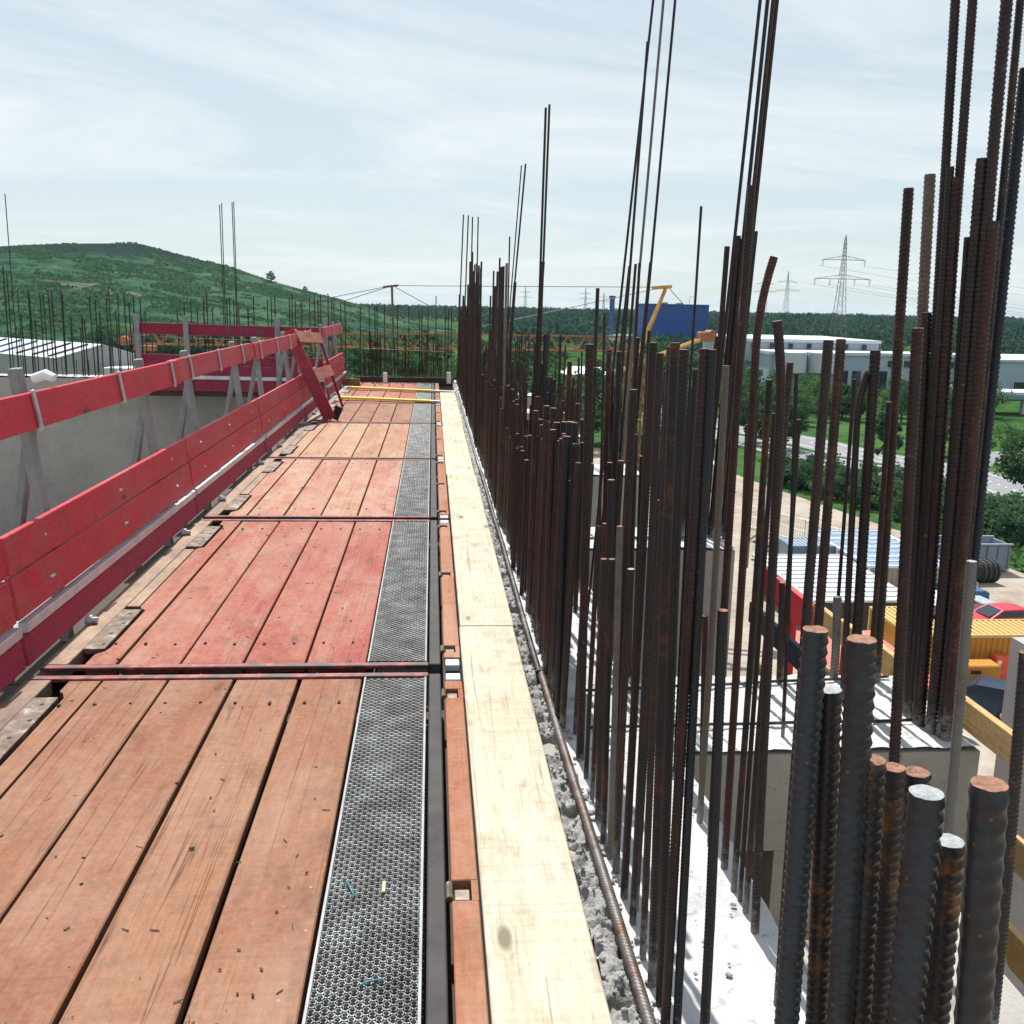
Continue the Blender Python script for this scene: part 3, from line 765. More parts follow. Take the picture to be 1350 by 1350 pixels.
# ---------------------------------------------------------------- reinforcing bars
def bar_mesh(name, pts, r, level, mats, coarse=False):
    """ribbed bar along a polyline; level 0 close-up, 1 middle, 2 far"""
    pts = [Vector(p) for p in pts]
    L = sum((pts[i+1]-pts[i]).length for i in range(len(pts)-1))
    n = (20, 10, 6)[level]
    pitch = r*(1.45 if coarse else .92)
    if level == 2: rows = max(2, int(L/.5))*1; step = L/rows; per = 1
    else:
        per = 4 if level == 0 else 3
        rows = int(L/pitch*per); step = L/rows
    # cumulative path
    cum = [0]
    for i in range(len(pts)-1): cum.append(cum[-1]+(pts[i+1]-pts[i]).length)
    def at(s):
        i = 0
        while i < len(cum)-2 and s > cum[i+1]: i += 1
        f = (s-cum[i])/max(1e-6, cum[i+1]-cum[i]); return pts[i].lerp(pts[i+1], f), (pts[i+1]-pts[i]).normalized()
    ang = np.arange(n)*2*np.pi/n + .4
    tri = (ang/np.pi) % 1                            # slanted ribs on both halves
    half = np.abs(np.sin(ang))
    V = np.zeros((rows+1, n, 3))
    for k in range(rows+1):
        s = min(L, k*step)
        c, d = at(s)
        a = Vector((1,0,0)); a = (a - d*a.dot(d)).normalized(); b_ = d.cross(a)
        if level < 2:
            ph = k % per
            h = ({0: .155, 1: .01, 2: -.03, 3: .0} if not coarse else {0: .11, 1: .03, 2: -.01, 3: .03})[ph] if per == 4 else {0: .20, 1: -.03, 2: -.03}[ph]
            rad = r*(1 + h*np.clip(half*1.5, .15, 1) + .05*(half < .12))
            sh = (tri-.5)*r*.85*(1 if not coarse else 1.5)
            if k == 0 or k >= rows-1: sh = sh*0; rad = np.full(n, r)
        else:
            rad = np.full(n, r); sh = np.zeros(n)
        ca, sa = np.cos(ang), np.sin(ang)
        for q in range(3):
            V[k,:,q] = c[q] + rad*(ca*a[q]+sa*b_[q]) + sh*d[q]
    idx = np.arange((rows+1)*n).reshape(rows+1, n)
    F = np.stack([idx[:-1], np.roll(idx[:-1], -1, 1), np.roll(idx[1:], -1, 1), idx[1:]], -1).reshape(-1, 4)
    base = V[0,0]*0
    me = bpy.data.meshes.new(name)
    Vf = V.reshape(-1, 3)
    # cut end: cap slightly uneven
    c, d = at(L); top = [tuple(v) for v in V[-1]]
    nv = len(Vf)
    jit = [0 if level else rng.uniform(-.0006,.0006) for _ in range(n)]
    capv = [(t[0], t[1], t[2]+.0006+j) for t, j in zip(top, jit)]
    capv.append(tuple(c + d*(.0012 if level else rng.uniform(-.0004,.0008))))
    me_v = np.concatenate([Vf, np.array(capv)])
    faces = F.tolist() + [[nv+k, nv+(k+1) % n, nv+n] for k in range(n)] + [[int(idx[-1,k]), int(idx[-1,(k+1) % n]), nv+(k+1) % n, nv+k] for k in range(n)]
    me.from_pydata(me_v.tolist(), [], faces)
    for m in mats: me.materials.append(m)
    me.polygons.foreach_set('use_smooth', [True]*len(F) + [False]*n + [True]*n)
    me.polygons.foreach_set('material_index', [0]*len(F) + [1]*n + [0]*n)
    me.update()
    return me
BARS = [
('near', 0.502, 3.043, 0.483, 1.387, 12.8, 0, 'thick dark rebar towering over the dense cluster at the mortar strip'),
('near', 0.501, 2.918, 0.511, 0.842, 7.2, 0, ''),
('near', 0.497, 2.769, 0.502, 0.884, 6.8, 0, ''),
('near', 0.496, 2.637, 0.48, 0.812, 8.7, 0, ''),
('near', 0.491, 2.512, 0.479, 0.844, 8.3, 0, ''),
('near', 0.495, 2.438, 0.482, 0.95, 7.6, 0, ''),
('near', 0.498, 2.364, 0.5, 0.857, 8.9, 0, 'rebar with a pale cement cap on its top, beside two short brown ones'),
('near', 0.499, 2.257, 0.505, 1.422, 9.2, 0, ''),
('near', 0.503, 2.16, 0.499, 1.403, 8.0, 0, ''),
('near', 0.5, 2.021, 0.488, 1.422, 7.5, 0, ''),
('near', 0.501, 1.923, 0.473, 1.434, 9.2, 0, ''),
('near', 0.504, 1.854, 0.474, 1.424, 8.9, 0, ''),
('near', 0.49, 1.76, 0.488, 1.43, 9.2, 0, 'dark reddish rebar leaning beside a grey one, in front of the blue hall'),
('near', 0.514, 1.752, 0.499, 1.429, 8.1, 0, ''),
('near', 0.566, 1.727, 0.543, 0.95, 9.3, 0, 'short black rebar stub standing in the middle of the white concrete'),
('near', 0.788, 2.96, 0.75, 1.379, 8.4, 0, ''),
('near', 0.808, 2.96, 0.796, 1.321, 7.8, 0, ''),
('near', 0.797, 2.624, 0.789, 1.352, 8.6, 0, 'cement grey rebar leaning right in front of the dark trees'),
('near', 0.819, 2.677, 0.791, 0.631, 7.9, 0, ''),
('near', 0.799, 2.507, 0.789, 1.802, 9.6, 0, 'tall reddish brown rebar whose top reaches beside the thin spliced bars'),
('near', 0.801, 2.379, 0.784, 1.631, 9.2, 1, 'rusty red rebar with its top bent over to the right'),
('near', 0.796, 2.28, 0.792, 1.34, 7.6, 0, ''),
('near', 0.798, 2.232, 0.793, 1.266, 5.6, 0, ''),
('near', 0.799, 2.187, 0.804, 1.386, 7.3, 0, ''),
('near', 0.797, 2.1, 0.752, 1.484, 9.6, -1, 'thick dark rebar with its top bent slightly to the left'),
('near', 0.763, 1.841, 0.748, 1.447, 8.9, 0, 'dark rebar running up left of the big front stub toward the white hall'),
('tall', 0.733, 4.461, 0.957, 3.241, 5.3, 0, ''),
('tall', 0.742, 4.331, 0.848, 1.675, 6.0, 0, ''),
('tall', 0.763, 4.202, 0.856, 2.544, 5.4, 0, ''),
('tall', 0.764, 4.112, 0.83, 1.675, 5.7, 0, ''),
('tall', 0.753, 4.035, 0.895, 3.077, 5.1, 0, ''),
('tall', 0.791, 3.928, 0.808, 1.671, 5.5, 0, ''),
('tall', 0.761, 3.854, 0.893, 2.882, 4.9, 0, ''),
('tall', 0.742, 3.85, 0.835, 1.671, 5.9, 0, ''),
('tall', 0.789, 3.88, 0.804, 1.385, 9.0, 0, 'pale cement covered rebar among the dark thin bars'),
('tall', 0.815, 4.57, 0.788, 1.475, 5.3, 0, ''),
('near', 0.781, 4.726, 0.778, 1.586, 8.3, 0, ''),
('near', 0.796, 4.319, 0.771, 1.318, 10.9, 0, ''),
('near', 0.813, 4.346, 0.797, 1.224, 6.7, 0, ''),
('near', 0.782, 4.255, 0.803, 1.139, 8.3, 0, ''),
('near', 0.792, 3.959, 0.802, 1.137, 7.0, 0, ''),
('near', 0.8, 3.655, 0.8, 1.418, 6.4, 0, ''),
('near', 0.807, 3.35, 0.798, 1.29, 7.2, 0, ''),
('tall', 0.888, 3.419, 0.906, 1.84, 4.4, 0, 'single thin rebar standing alone in front of the blue hall'),
('pier', 1.832, 6.332, 1.86, 1.891, 16.1, 0, ''),
('pier', 1.863, 6.332, 1.928, 1.958, 14.9, 0, ''),
('pier', 1.899, 6.333, 1.959, 1.94, 14.9, 0, ''),
('pier', 1.787, 6.245, 1.987, 4.335, 9.4, 0, ''),
('pier', 1.884, 6.333, 2.034, 3.871, 10.8, 0, ''),
('pier', 1.928, 6.377, 2.089, 4.055, 10.9, 0, ''),
('pier', 1.954, 6.378, 2.121, 4.224, 10.8, 0, ''),
('pier', 1.931, 6.246, 2.014, 1.982, 9.8, 0, ''),
('pier', 1.684, 6.244, 1.807, 1.33, 12.3, 0, ''),
('pier', 1.992, 5.918, 1.988, 0.986, 11.8, 0, ''),
('pier', 1.267, 3.753, 1.227, 1.062, 7.6, 0, ''),
('pier', 1.424, 3.707, 1.4, 0.435, 11.5, 0, ''),
('pier', 1.264, 3.213, 1.205, 1.298, 6.6, 0, ''),
('pier', 1.442, 3.74, 1.427, 1.086, 9.1, 0, ''),
('pier', 1.325, 3.735, 1.302, 0.825, 10.7, 0, ''),
('pier', 1.676, 3.759, 1.657, 0.359, 14.1, 0, 'short grey based rebar stub at the rear of the concrete pier, behind the front stubs'),
('pier', 1.391, 3.287, 1.379, 1.41, 16.1, 0, ''),
('pier', 1.677, 3.784, 1.656, 1.242, 6.2, 0, ''),
('pier', 1.603, 3.491, 1.543, 1.29, 10.0, 1, 'slender rebar with a curved top in front of the industrial hall'),
('pier', 1.639, 3.489, 1.595, 1.367, 17.8, 0, ''),
('pier', 1.792, 3.68, 1.756, 1.164, 9.1, 0, ''),
('pier', 1.839, 3.721, 1.77, 1.957, 17.2, 0, 'tall dark rebar with a flat cut top left of the spliced group'),
('pier', 1.812, 3.447, 1.711, 1.971, 16.7, 0, ''),
('pier', 1.834, 3.469, 1.764, 1.234, 10.7, 0, ''),
('pier', 1.81, 3.376, 1.715, 1.504, 13.8, 0, ''),
('pier', 1.809, 3.348, 1.657, 3.09, 12.4, 0, 'tall thin rebar spliced to the flat topped bar, leaving the frame at the top'),
('pier', 1.814, 3.293, 1.728, 1.943, 17.3, 0, 'reddish ribbed rebar ending below a thinner spliced bar at the right'),
('pier', 1.812, 3.306, 1.692, 3.332, 12.2, 0, ''),
('pier', 1.806, 3.306, 1.708, 1.978, 10.7, 0, ''),
('pier', 1.817, 3.22, 1.767, 1.994, 15.0, 0, 'strongly ribbed dark rebar leaning right with its cut end against the sky'),
('pier', 1.829, 3.259, 1.767, 1.751, 8.0, 0, ''),
('pier', 1.844, 3.193, 1.755, 3.291, 14.9, 0, ''),
('pier', 1.851, 3.174, 1.804, 1.796, 16.8, 0, 'purplish rebar between two taller leaning bars at the right edge'),
('pier', 1.912, 3.256, 1.838, 3.066, 10.2, 0, ''),
('pier', 2.018, 3.405, 1.984, 2.314, 19.8, 0, ''),
('front', 1.086, 2.02, 1.01, 1.47, 11.8, 0, 'reddish brown ribbed rebar rising behind the front stubs'),
('front', 1.193, 1.98, 1.165, 0.978, 10.6, 0, 'blue grey rebar with a pale cut top between the pier bars and the cars'),
('front', 1.203, 1.75, 1.162, 0.854, 11.3, 0, 'dark ribbed rebar at the right edge in front of the timber edge boards'),
('front', 0.428, 0.98, 0.411, 1.166, 13.2, 0, 'thick front rebar stub with rusty flat top, leftmost of the front cluster'),
('front', 0.488, 0.99, 0.438, 1.093, 12.2, 0, 'front rebar stub with a pale orange cut top, lower than its two neighbours'),
('front', 0.479, 0.93, 0.44, 1.172, 14.6, 0, 'tallest thick front rebar stub with a brown jagged top'),
('front', 0.504, 0.93, 0.464, 1.039, 13.6, 0, 'front rebar stub with a broken blackish end and orange rust streaks'),
('front', 0.573, 1.02, 0.536, 0.984, 12.7, 0, 'front rebar stub with an orange sawn top, left one of the touching pair'),
('front', 0.619, 1.04, 0.576, 0.967, 14.4, 0, 'front rebar stub with an orange sawn top, right one of the touching pair'),
('front', 0.512, 0.86, 0.488, 1.037, 16.5, 0, 'front rebar stub with a shiny grey sawn top in the middle of the cluster'),
('front', 0.566, 0.9, 0.541, 0.96, 15.4, 0, 'shortest front rebar stub with a grey sawn top and a small centre hole'),
('front', 0.585, 0.84, 0.539, 1.056, 17.0, 0, 'very thick coarse ribbed front stub with an orange top at the right'),
('dense', 0.485, 4.25, 0.496, 1.076, 13.3, 0, ''),
('dense', 0.485, 4.0, 0.495, 1.092, 12.6, 0, ''),
('dense', 0.483, 4.107, 0.498, 1.02, 9.7, 0, ''),
('dense', 0.483, 3.898, 0.497, 1.045, 13.8, 0, ''),
('dense', 0.479, 3.801, 0.498, 0.985, 12.0, 0, ''),
('dense', 0.484, 3.496, 0.495, 1.095, 13.8, 0, ''),
('dense', 0.484, 3.379, 0.494, 1.106, 9.3, 0, ''),
('dense', 0.477, 3.536, 0.498, 1.002, 11.2, 0, ''),
('dense', 0.478, 3.342, 0.496, 1.037, 11.9, 0, ''),
('dense', 0.47, 3.288, 0.498, 0.98, 10.4, 0, ''),
('dense', 0.48, 3.642, 0.497, 1.024, 10.1, 0, ''),
('dense', 0.483, 4.435, 0.5, 0.971, 10.5, 0, ''),
('dense', 0.482, 4.636, 0.502, 0.893, 9.1, 0, ''),
('tall', 0.817, 7.879, 0.827, 1.009, 15.2, 0, ''),
('tall', 0.818, 7.649, 0.824, 1.105, 14.8, 0, ''),
('tall', 0.817, 7.484, 0.825, 1.068, 13.0, 0, ''),
('tall', 0.815, 8.086, 0.83, 0.891, 15.7, 0, ''),
('tall', 0.821, 7.225, 0.818, 1.296, 15.3, 0, ''),
('tall', 0.823, 6.346, 0.816, 1.318, 9.8, 0, ''),
('tall', 0.815, 7.078, 0.826, 1.001, 13.7, 0, ''),
('tall', 0.815, 6.846, 0.826, 1.017, 13.3, 0, ''),
('tall', 0.815, 6.671, 0.826, 1.015, 12.9, 0, ''),
('pier', 0.822, 6.2, 0.82, 0.916, 12.1, 0, ''),
('pier', 0.853, 6.2, 0.848, 0.931, 14.5, 0, ''),
('pier', 0.902, 6.2, 0.887, 1.065, 8.4, 0, ''),
('pier', 0.89, 6.2, 0.88, 1.003, 9.6, 0, ''),
('pier', 0.937, 6.2, 0.92, 1.089, 8.4, 0, ''),
('tall', 0.765, 7.229, 0.804, 2.865, 9.2, 0, 'tallest of the far slim rebars, cut off against the pale sky'),
('tall', 0.771, 7.387, 0.796, 2.873, 9.9, 0, ''),
('tall', 0.739, 7.609, 0.83, 1.824, 15.9, 0, ''),
('tall', 0.709, 10.345, 0.926, 2.888, 10.0, 0, ''),
('tall', 0.726, 10.748, 0.919, 2.925, 7.2, 0, ''),
('tall', 0.754, 10.45, 0.853, 1.733, 19.8, 0, ''),
('tall', 0.796, 10.685, 0.806, 2.202, 8.9, 0, ''),
('tall', 0.465, 18.914, 0.565, 3.111, 13.4, 0, ''),
('tall', 0.473, 16.067, 0.557, 2.859, 11.4, 0, ''),
('tall', 0.487, 13.448, 0.521, 2.62, 9.6, 0, ''),
('tall', 0.491, 11.561, 0.512, 2.465, 8.2, 0, ''),
('dense', 0.489, 12.575, 0.492, 2.133, 11.4, 0, ''),
('dense', 0.488, 13.358, 0.495, 2.047, 15.1, 0, ''),
('dense', 0.485, 12.101, 0.496, 1.75, 18.3, 0, ''),
('dense', 0.488, 11.334, 0.493, 1.949, 12.8, 0, ''),
('dense', 0.488, 10.782, 0.492, 1.904, 10.6, 0, ''),
('dense', 0.488, 10.348, 0.492, 1.858, 9.4, 0, ''),
('dense', 0.485, 14.245, 0.499, 1.771, 11.8, 0, ''),
('dense', 0.485, 18.824, 0.506, 1.676, 21.3, 0, ''),
('dense', 0.483, 16.425, 0.504, 1.631, 18.6, 0, ''),
('dense', 0.482, 8.226, 0.496, 1.769, 7.5, 0, ''),
('dense', 0.476, 8.07, 0.498, 1.641, 10.4, 0, ''),
('dense', 0.472, 8.671, 0.5, 1.574, 7.9, 0, ''),
('dense', 0.482, 7.73, 0.495, 1.748, 8.8, 0, ''),
('dense', 0.486, 7.46, 0.493, 1.837, 7.3, 0, ''),
('dense', 0.484, 7.249, 0.494, 1.765, 9.9, 0, ''),
('dense', 0.484, 7.049, 0.493, 1.763, 9.6, 0, ''),
('dense', 0.486, 6.752, 0.493, 1.772, 9.2, 0, ''),
]

LAB = {'near': ('dark rusty ribbed rebar standing on the near stretch of the long concrete wall', 'starter bars on the near stretch of the long wall'),
       'tall': ('slim tall rebar rising above the far rows of the long wall against the sky', 'slim tall bars on the long wall'),
       'pier': ('dark ribbed rebar standing on a concrete pier right of the long wall', 'starter bars on the concrete piers'),
       'front': ('thick front rebar', 'thick front stubs'),
       'dense': ('brown rusty rebar in the dense row along the mortar strip', 'dense row of bars along the mortar strip')}
BAR_N = 0
NAMED = []
def rebar(key, bx, by, tx, tz, r, bend=0, lab='', ty=None, level=None, mat=None, cap=None, auto=False):
    global BAR_N
    ty = by if ty is None else ty
    r = min(r*(1.18 if key == 'pier' and bx > 1.45 else 1.06 if key in ('near','dense') else 1), 18.5)/1000
    dist = math.hypot(by, bx)
    if level is None: level = 0 if key == 'front' else (1 if dist < 5.2 else 2)
    a = Vector((0, 0, -.10)); t = Vector((tx-bx, ty-by, tz))
    if bend:
        k = t*.80; hook = Vector((t.x*.80, t.y*.8, t.z*.80))
        up = t.normalized()
        pts = [a, t*.86]
        for i in range(1, 7):
            f = i/6
            pts.append(t*.86 + up*(t.length*.14*f) + Vector((bend*.022*f*f*(1.4 if bend > 0 else .7), 0, -.006*f*f)))
    else:
        s1, s2 = rng.uniform(-.004,.004), rng.uniform(-.004,.004)
        pts = [a] + [t*f + Vector((s1*math.sin(math.pi*f), s2*math.sin(math.pi*f), 0)) for f in ((.33,.66,1) if level < 2 else (1,))]
    if mat is None:
        if 'grey' in lab and 'sawn' not in lab and 'beside a grey' not in lab: mat = 'rebar_grey'
        elif 'red' in lab: mat = 'rebar_red'
        elif key == 'front': mat = 'rebar_front'
        elif 'blue' in lab: mat = 'rebar_blue'
        else: mat = rng.choices(['rebar','rebar_blue','rebar_red','rebar_grey'], [.63,.24,.11,.02])[0]
    if cap is None: cap = 'cut_grey' if ('grey sawn' in lab or 'pale' in lab) else ('cut_rust' if key == 'front' else rng.choice(['cut_rust','cut_rust','rebar_grey']))
    me = bar_mesh('rebar', pts, r, level, [M[mat], M[cap]], coarse='coarse' in lab)
    o = link('rebar', me, None, (bx, by, 0))
    L_ = LAB[key]
    if lab: tag(o, lab, 'rebar', L_[1])
    else:
        tag(o, L_[0], 'rebar', L_[1])
        if key in ('near', 'pier', 'tall') and not auto: NAMED.append((o, key, mat, r, tx, ty, tz))
    BAR_N += 1
    return o
for k, bx, by, tx, tz, r, bend, lab in BARS: rebar(k, bx, by, tx, tz, r, bend, lab)
# the remaining bars of the dense row
def row_top(y):
    if y < 5.6: return rng.uniform(.72, .86)
    if y < 6.8: return rng.uniform(.86, .98)
    if y < 8.6: return rng.choice([rng.uniform(.8,.95), rng.uniform(1.0,1.35)])
    if y < 10.6: return rng.uniform(.75, 1.1)
    if y < 13.6: return rng.choice([rng.uniform(1.1,1.5), rng.uniform(1.7,2.0)])
    return rng.uniform(1.1, 1.6)
for k in range(34):                         # the screen of bars closest to the mortar strip
    y = 3.22 + 2.6*(k+rng.random())/34; x = .475 + rng.uniform(-.012,.05)
    rebar('dense', x, y, x+rng.uniform(.0,.02), (rng.uniform(.88,1.06) if y < 4.9 else rng.uniform(.68,.85)), rng.uniform(10,13), mat=rng.choice(['rebar','rebar','rebar_blue','rebar_red']))
for k in range(9):                         # and the ones standing further in
    y = 3.0 + 2.2*(k+rng.random())/9+.6; x = .66 + rng.uniform(-.05,.16)
    rebar('near', x, y, x+rng.uniform(-.01,.03), rng.uniform(.75,1.34), rng.uniform(8.5,12), mat=rng.choice(['rebar','rebar','rebar_blue','rebar_red']))
for k in range(6):
    y = 2.75 + 1.5*(k+rng.random())/6; x = .80 + rng.uniform(-.03,.02)
    rebar('near', x, y, x+rng.uniform(-.03,.02), rng.uniform(.85,1.42), rng.uniform(8,11), mat=rng.choice(['rebar','rebar','rebar_blue','rebar_red']))
for k in range(3):
    y = 2.05 + .9*(k+rng.random())/3; x = .50 + rng.uniform(-.01,.02)
    rebar('near', x, y, x+rng.uniform(-.02,.01), rng.uniform(.80,1.30), rng.uniform(8,10), mat=rng.choice(['rebar','rebar_blue','rebar_red']))
y = 5.7
while y < 18.8 and BAR_N < 262:
    x = .485 + rng.uniform(-.018,.018)
    rebar('dense', x, y, x+rng.uniform(0,.025), row_top(y), rng.uniform(9,13), mat=rng.choice(['rebar','rebar','rebar_red']))
    y += rng.uniform(.17,.28) if y > 5.6 else rng.uniform(.08,.13)
y = 5.2
while y < 17 and BAR_N < 270:
    x = .79 + rng.uniform(-.02,.02)
    rebar('tall', x, y, x+rng.uniform(0,.03), rng.uniform(.8,1.15), rng.uniform(8,12), lab='', level=2, mat='rebar', auto=True)
    y += rng.uniform(.6,.9)
ENDBARS = [(-7.96, 2.01), (-7.92, 1.86), (-7.79, 3.3), (-7.79, 1.57), (-7.71, 1.57), (-7.64, 1.15), (-7.53, 1.59), (-7.49, 1.52), (-7.44, 1.05), (-7.36, 1.56), (-7.25, 1.55), (-7.17, 1.6), (-7.11, 1.59), (-6.97, 1.63), (-6.92, 1.53), (-6.74, 1.11), (-6.61, 0.92), (-6.55, 1.14), (-6.52, 1.08), (-6.41, 1.49), (-6.35, 1.44), (-6.27, 1.23), (-6.14, 1.48), (-6.03, 1.72), (-5.93, 1.27), (-5.86, 1.57), (-5.81, 1.57), (-5.71, 1.4), (-5.65, 1.35), (-5.58, 1.54), (-5.47, 1.46), (-5.39, 1.25), (-4.84, 1.28), (-4.7, 1.43), (-4.53, 1.48), (-4.43, 1.34), (-4.35, 1.39), (-4.32, 1.47), (-4.26, 1.63), (-4.16, 1.36), (-3.95, 3.21), (-3.91, 3.24), (-3.73, 3.27), (-3.68, 3.27), (-3.89, 1.51), (-3.84, 1.53), (-3.76, 1.51), (-3.67, 1.41), (-3.5, 1.32), (-3.39, 1.55), (-3.5, 1.32), (-3.39, 1.57), (-3.13, 1.52), (-3.06, 1.55), (-2.99, 1.58), (-2.72, 1.55), (-2.67, 1.62), (-2.61, 1.49), (-2.49, 1.48), (-2.34, 1.57), (-2.25, 1.63), (-2.18, 1.54), (-2.13, 1.63), (-1.99, 1.65), (-1.92, 1.53), (-1.88, 1.47), (-1.75, 1.48), (-1.67, 1.51), (-1.38, 1.43), (-1.21, 1.44), (-1.1, 1.42), (-1.06, 1.45), (-0.92, 1.46), (-0.67, 1.46), (-0.45, 1.45), (-0.51, 0.9), (-0.25, 1.36), (-0.2, 1.4), (-0.08, 1.4), (0.07, 1.64), (0.25, 1.45), (0.31, 1.39), (0.37, 1.43)]

LAB['end'] = ('thin dark rebar standing in the row on the far end wall', 'thin bars on the far end wall')
endsel = sorted(ENDBARS, key=lambda q: q[0])
extra = []
for i, (x, z_) in enumerate(endsel):
    if BAR_N < 308 or z_ > 2.5: 
        lab = ''
        if z_ > 3: lab = 'tall thin rebar alone at the far left above the end wall' if x < -7 else 'one of the four tall thin rebars rising together above the far platform rail'
        yy = 19.5 + rng.uniform(-.14,.14)
        rebar('end', x-rng.uniform(-.02,.02), yy, x, z_, rng.uniform(9,12) if z_ < 2.6 else 8.5, lab=lab, level=2, mat='rebar_blue')
    else: extra.append((x, z_))
# past the individual bars: short bars filling the far rows, one object
b = MB()
def thin(x, y, z_, r, dx=0): b.tube([(x,y,-.1),(x+dx,y,z_)], r, 5)
for x, z_ in extra: thin(x, 19.5, z_, .0105)
for k in range(85): thin(rng.uniform(-1.45,.3), 19.5+rng.uniform(-.15,.15), rng.uniform(.2,.95), .007, rng.uniform(-.02,.02))
for k in range(40): thin(rng.uniform(-8,-1.6), 19.5+rng.uniform(-.15,.15), rng.uniform(.3,1.0), .007, rng.uniform(-.02,.02))
for k in range(300):
    y = 6.0 + 12.9*rng.random(); thin(.50+rng.uniform(-.03,.03), y, rng.uniform(.6,.95)*row_top(y), rng.uniform(.008,.012), rng.uniform(0,.02))
for k in range(140):
    y = rng.uniform(6.0, 18.9); thin(.80+rng.uniform(-.03,.03), y, rng.uniform(.5,.95), rng.uniform(.008,.011), rng.uniform(0,.02))
for (y0,y1,_,_) in piers[1:]:
    for k in range(14): thin(rng.uniform(.95,1.85), rng.uniform(y0+.05,y1-.05), rng.uniform(.5,1.15), .011, rng.uniform(-.02,.02))
tag(b.build('rebar_thicket', M['rebar']), 'short rusty starter bars crowding the far rows', 'rebar', kind='stuff')
# labels of the picked out bars: what they stand on, colour, girth, height, order
ORD = ['leftmost','second','third','fourth','fifth','sixth','seventh','eighth','ninth','tenth','eleventh','twelfth','thirteenth','fourteenth','fifteenth']
CN = {'rebar':'dark brown','rebar_blue':'blue black','rebar_red':'reddish brown','rebar_grey':'cement grey'}
bins = {}
for o, key, mat, r, tx, ty, tz in NAMED:
    hc = 'ending below the skyline' if tz < 1.25 else ('ending near the skyline' if tz < 1.62 else ('ending against the sky' if tz-1.5 < .29*math.hypot(tx,ty) else 'cut by the frame top'))
    bins.setdefault((key, mat, 'thin' if r < .0085 else 'thick', hc), []).append((tx/ty, o))
for (key, mat, th, hc), L in bins.items():
    L.sort(key=lambda q: q[0])
    where = {'near':'near wall','pier':'pier','tall':'rear wall'}[key]
    for i, (_, o) in enumerate(L):
        n_ = len(L)
        if n_ == 1: o['label'] = f'only {th} {CN[mat]} {where} rebar {hc}'
        else: o['label'] = f'{ORD[min(i,14)]}{"" if i == 0 else " from left"} of the {th} {CN[mat]} {where} rebars {hc}'
# horizontal bars
HB = [((.462,1.1,.022),(.452,3.86,.022),.013,'horizontal ribbed rebar lying on the mortar strip, nearest length'),
      ((.445,3.80,.026),(.440,8.7,.024),.012,'horizontal ribbed rebar lying on the mortar strip, second length'),
      ((.440,8.66,.03),(.430,16.5,.03),.012,'horizontal rebar lying on the mortar strip, far length'),
      ((.56,3.27,.022),(1.78,3.30,.022),.006,'thin horizontal rebar lying across the nearest pier'),
      ((.60,3.62,.020),(1.90,3.74,.020),.006,'thin horizontal rebar along the rear edge of the nearest pier'),
      ((.60,6.2,.022),(1.9,6.25,.022),.007,'thin horizontal rebar lying across the second pier'),
      ((-5.6,19.33,.78),(-1.5,19.33,.70),.008,'thin horizontal tie bar across the far end wall bars behind the rail'),
      ((-1.5,19.33,.63),(.45,19.33,.58),.009,'horizontal tie bar across the end wall bars at the end of the deck')]
for a, c, r, lab in HB:
    a, c = Vector(a), Vector(c); mid = (a+c)/2
    n = 8; pts = [(a-a).lerp(c-a, i/n) + Vector((rng.uniform(-.004,.004), 0, rng.uniform(-.003,.003))) for i in range(n+1)]
    lev = 1 if a.y < 7 else 2
    if r > .01 and lev == 1:
        me = bar_mesh('tie_bar', [(p.z, p.x, p.y) for p in pts], r, 1, [M['rebar_lying'], M['cut_rust']])
        for v in me.vertices: v.co = (v.co.y, v.co.z, v.co.x)
        me.update(); o = link('tie_bar', me, None, a)
    else:
        bb = MB(); bb.tube(pts, r, 7); o = bb.build('tie_bar', M['rebar'], None, True, a)
    tag(o, lab, 'rebar')

b = MB(); b.cbox(.87, 1.9, 3.0, 3.085, -.86, -.70, .006); tag(b.build('timber_beam', M['timber']), 'brown timber beam below the open corner of the nearest pier', 'beam')
b = MB(); b.cbox(.88, 1.20, 3.10, 3.6, -1.0, -.9, .006); b.box(.9,1.0,3.2,3.3,-3,-1.0); tag(b.build('timber_shelf', M['ply']), 'plywood sheet inside the open corner of the nearest pier', 'panel')
# ---------------------------------------------------------------- timber edge boards right of the piers
g = thing('edge_guard', 'three tier timber and red formwork edge guard right of the piers', 'guard rail', (1.98, 4, -1.3))
def eb(y0, y1, z0, z1, m, x=1.97, th=.03, dz=0):
    b = MB(); b.cbox(x, x+th, y0, y1, z0, z1, .003); return b.build('edge_board', M[m], g)
eb(2.2, 3.50, -.005, .105, 'timber'); eb(3.79, 4.05, -.05, .065, 'timber'); eb(4.06, 4.42, -.07, .05, 'timber', 1.965); eb(4.43, 4.75, -.085, .03, 'timber')
eb(4.76, 5.55, -.15, .01, 'red_form', 1.96)
eb(2.2, 3.4, -.40, -.28, 'timber', 2.03); eb(3.41, 4.9, -.40, -.28, 'timber', 2.0); eb(4.91, 5.8, -.42, -.29, 'shade_blue', 1.99)
eb(2.2, 3.4, -.78, -.64, 'timber', 2.06); eb(3.41, 5.8, -.80, -.66, 'timber', 2.02)
for yy in (2.35, 3.95, 4.6, 5.35):
    b = MB(); b.cbox(2.08, 2.12, yy-.025, yy+.025, -3.0, -.10, .004); b.build('post', M['red_form'], g)
b = MB(); b.cbox(2.2, 2.9, 5.0, 6.0, -.62, -.55, .006); b.box(2.3,2.36,5.1,5.16,-3,-.62); b.box(2.74,2.8,5.8,5.86,-3,-.62)
tag(b.build('formwork_panel', M['pink_form']), 'faded pinkish red formwork panel below the timber edge boards', 'formwork')
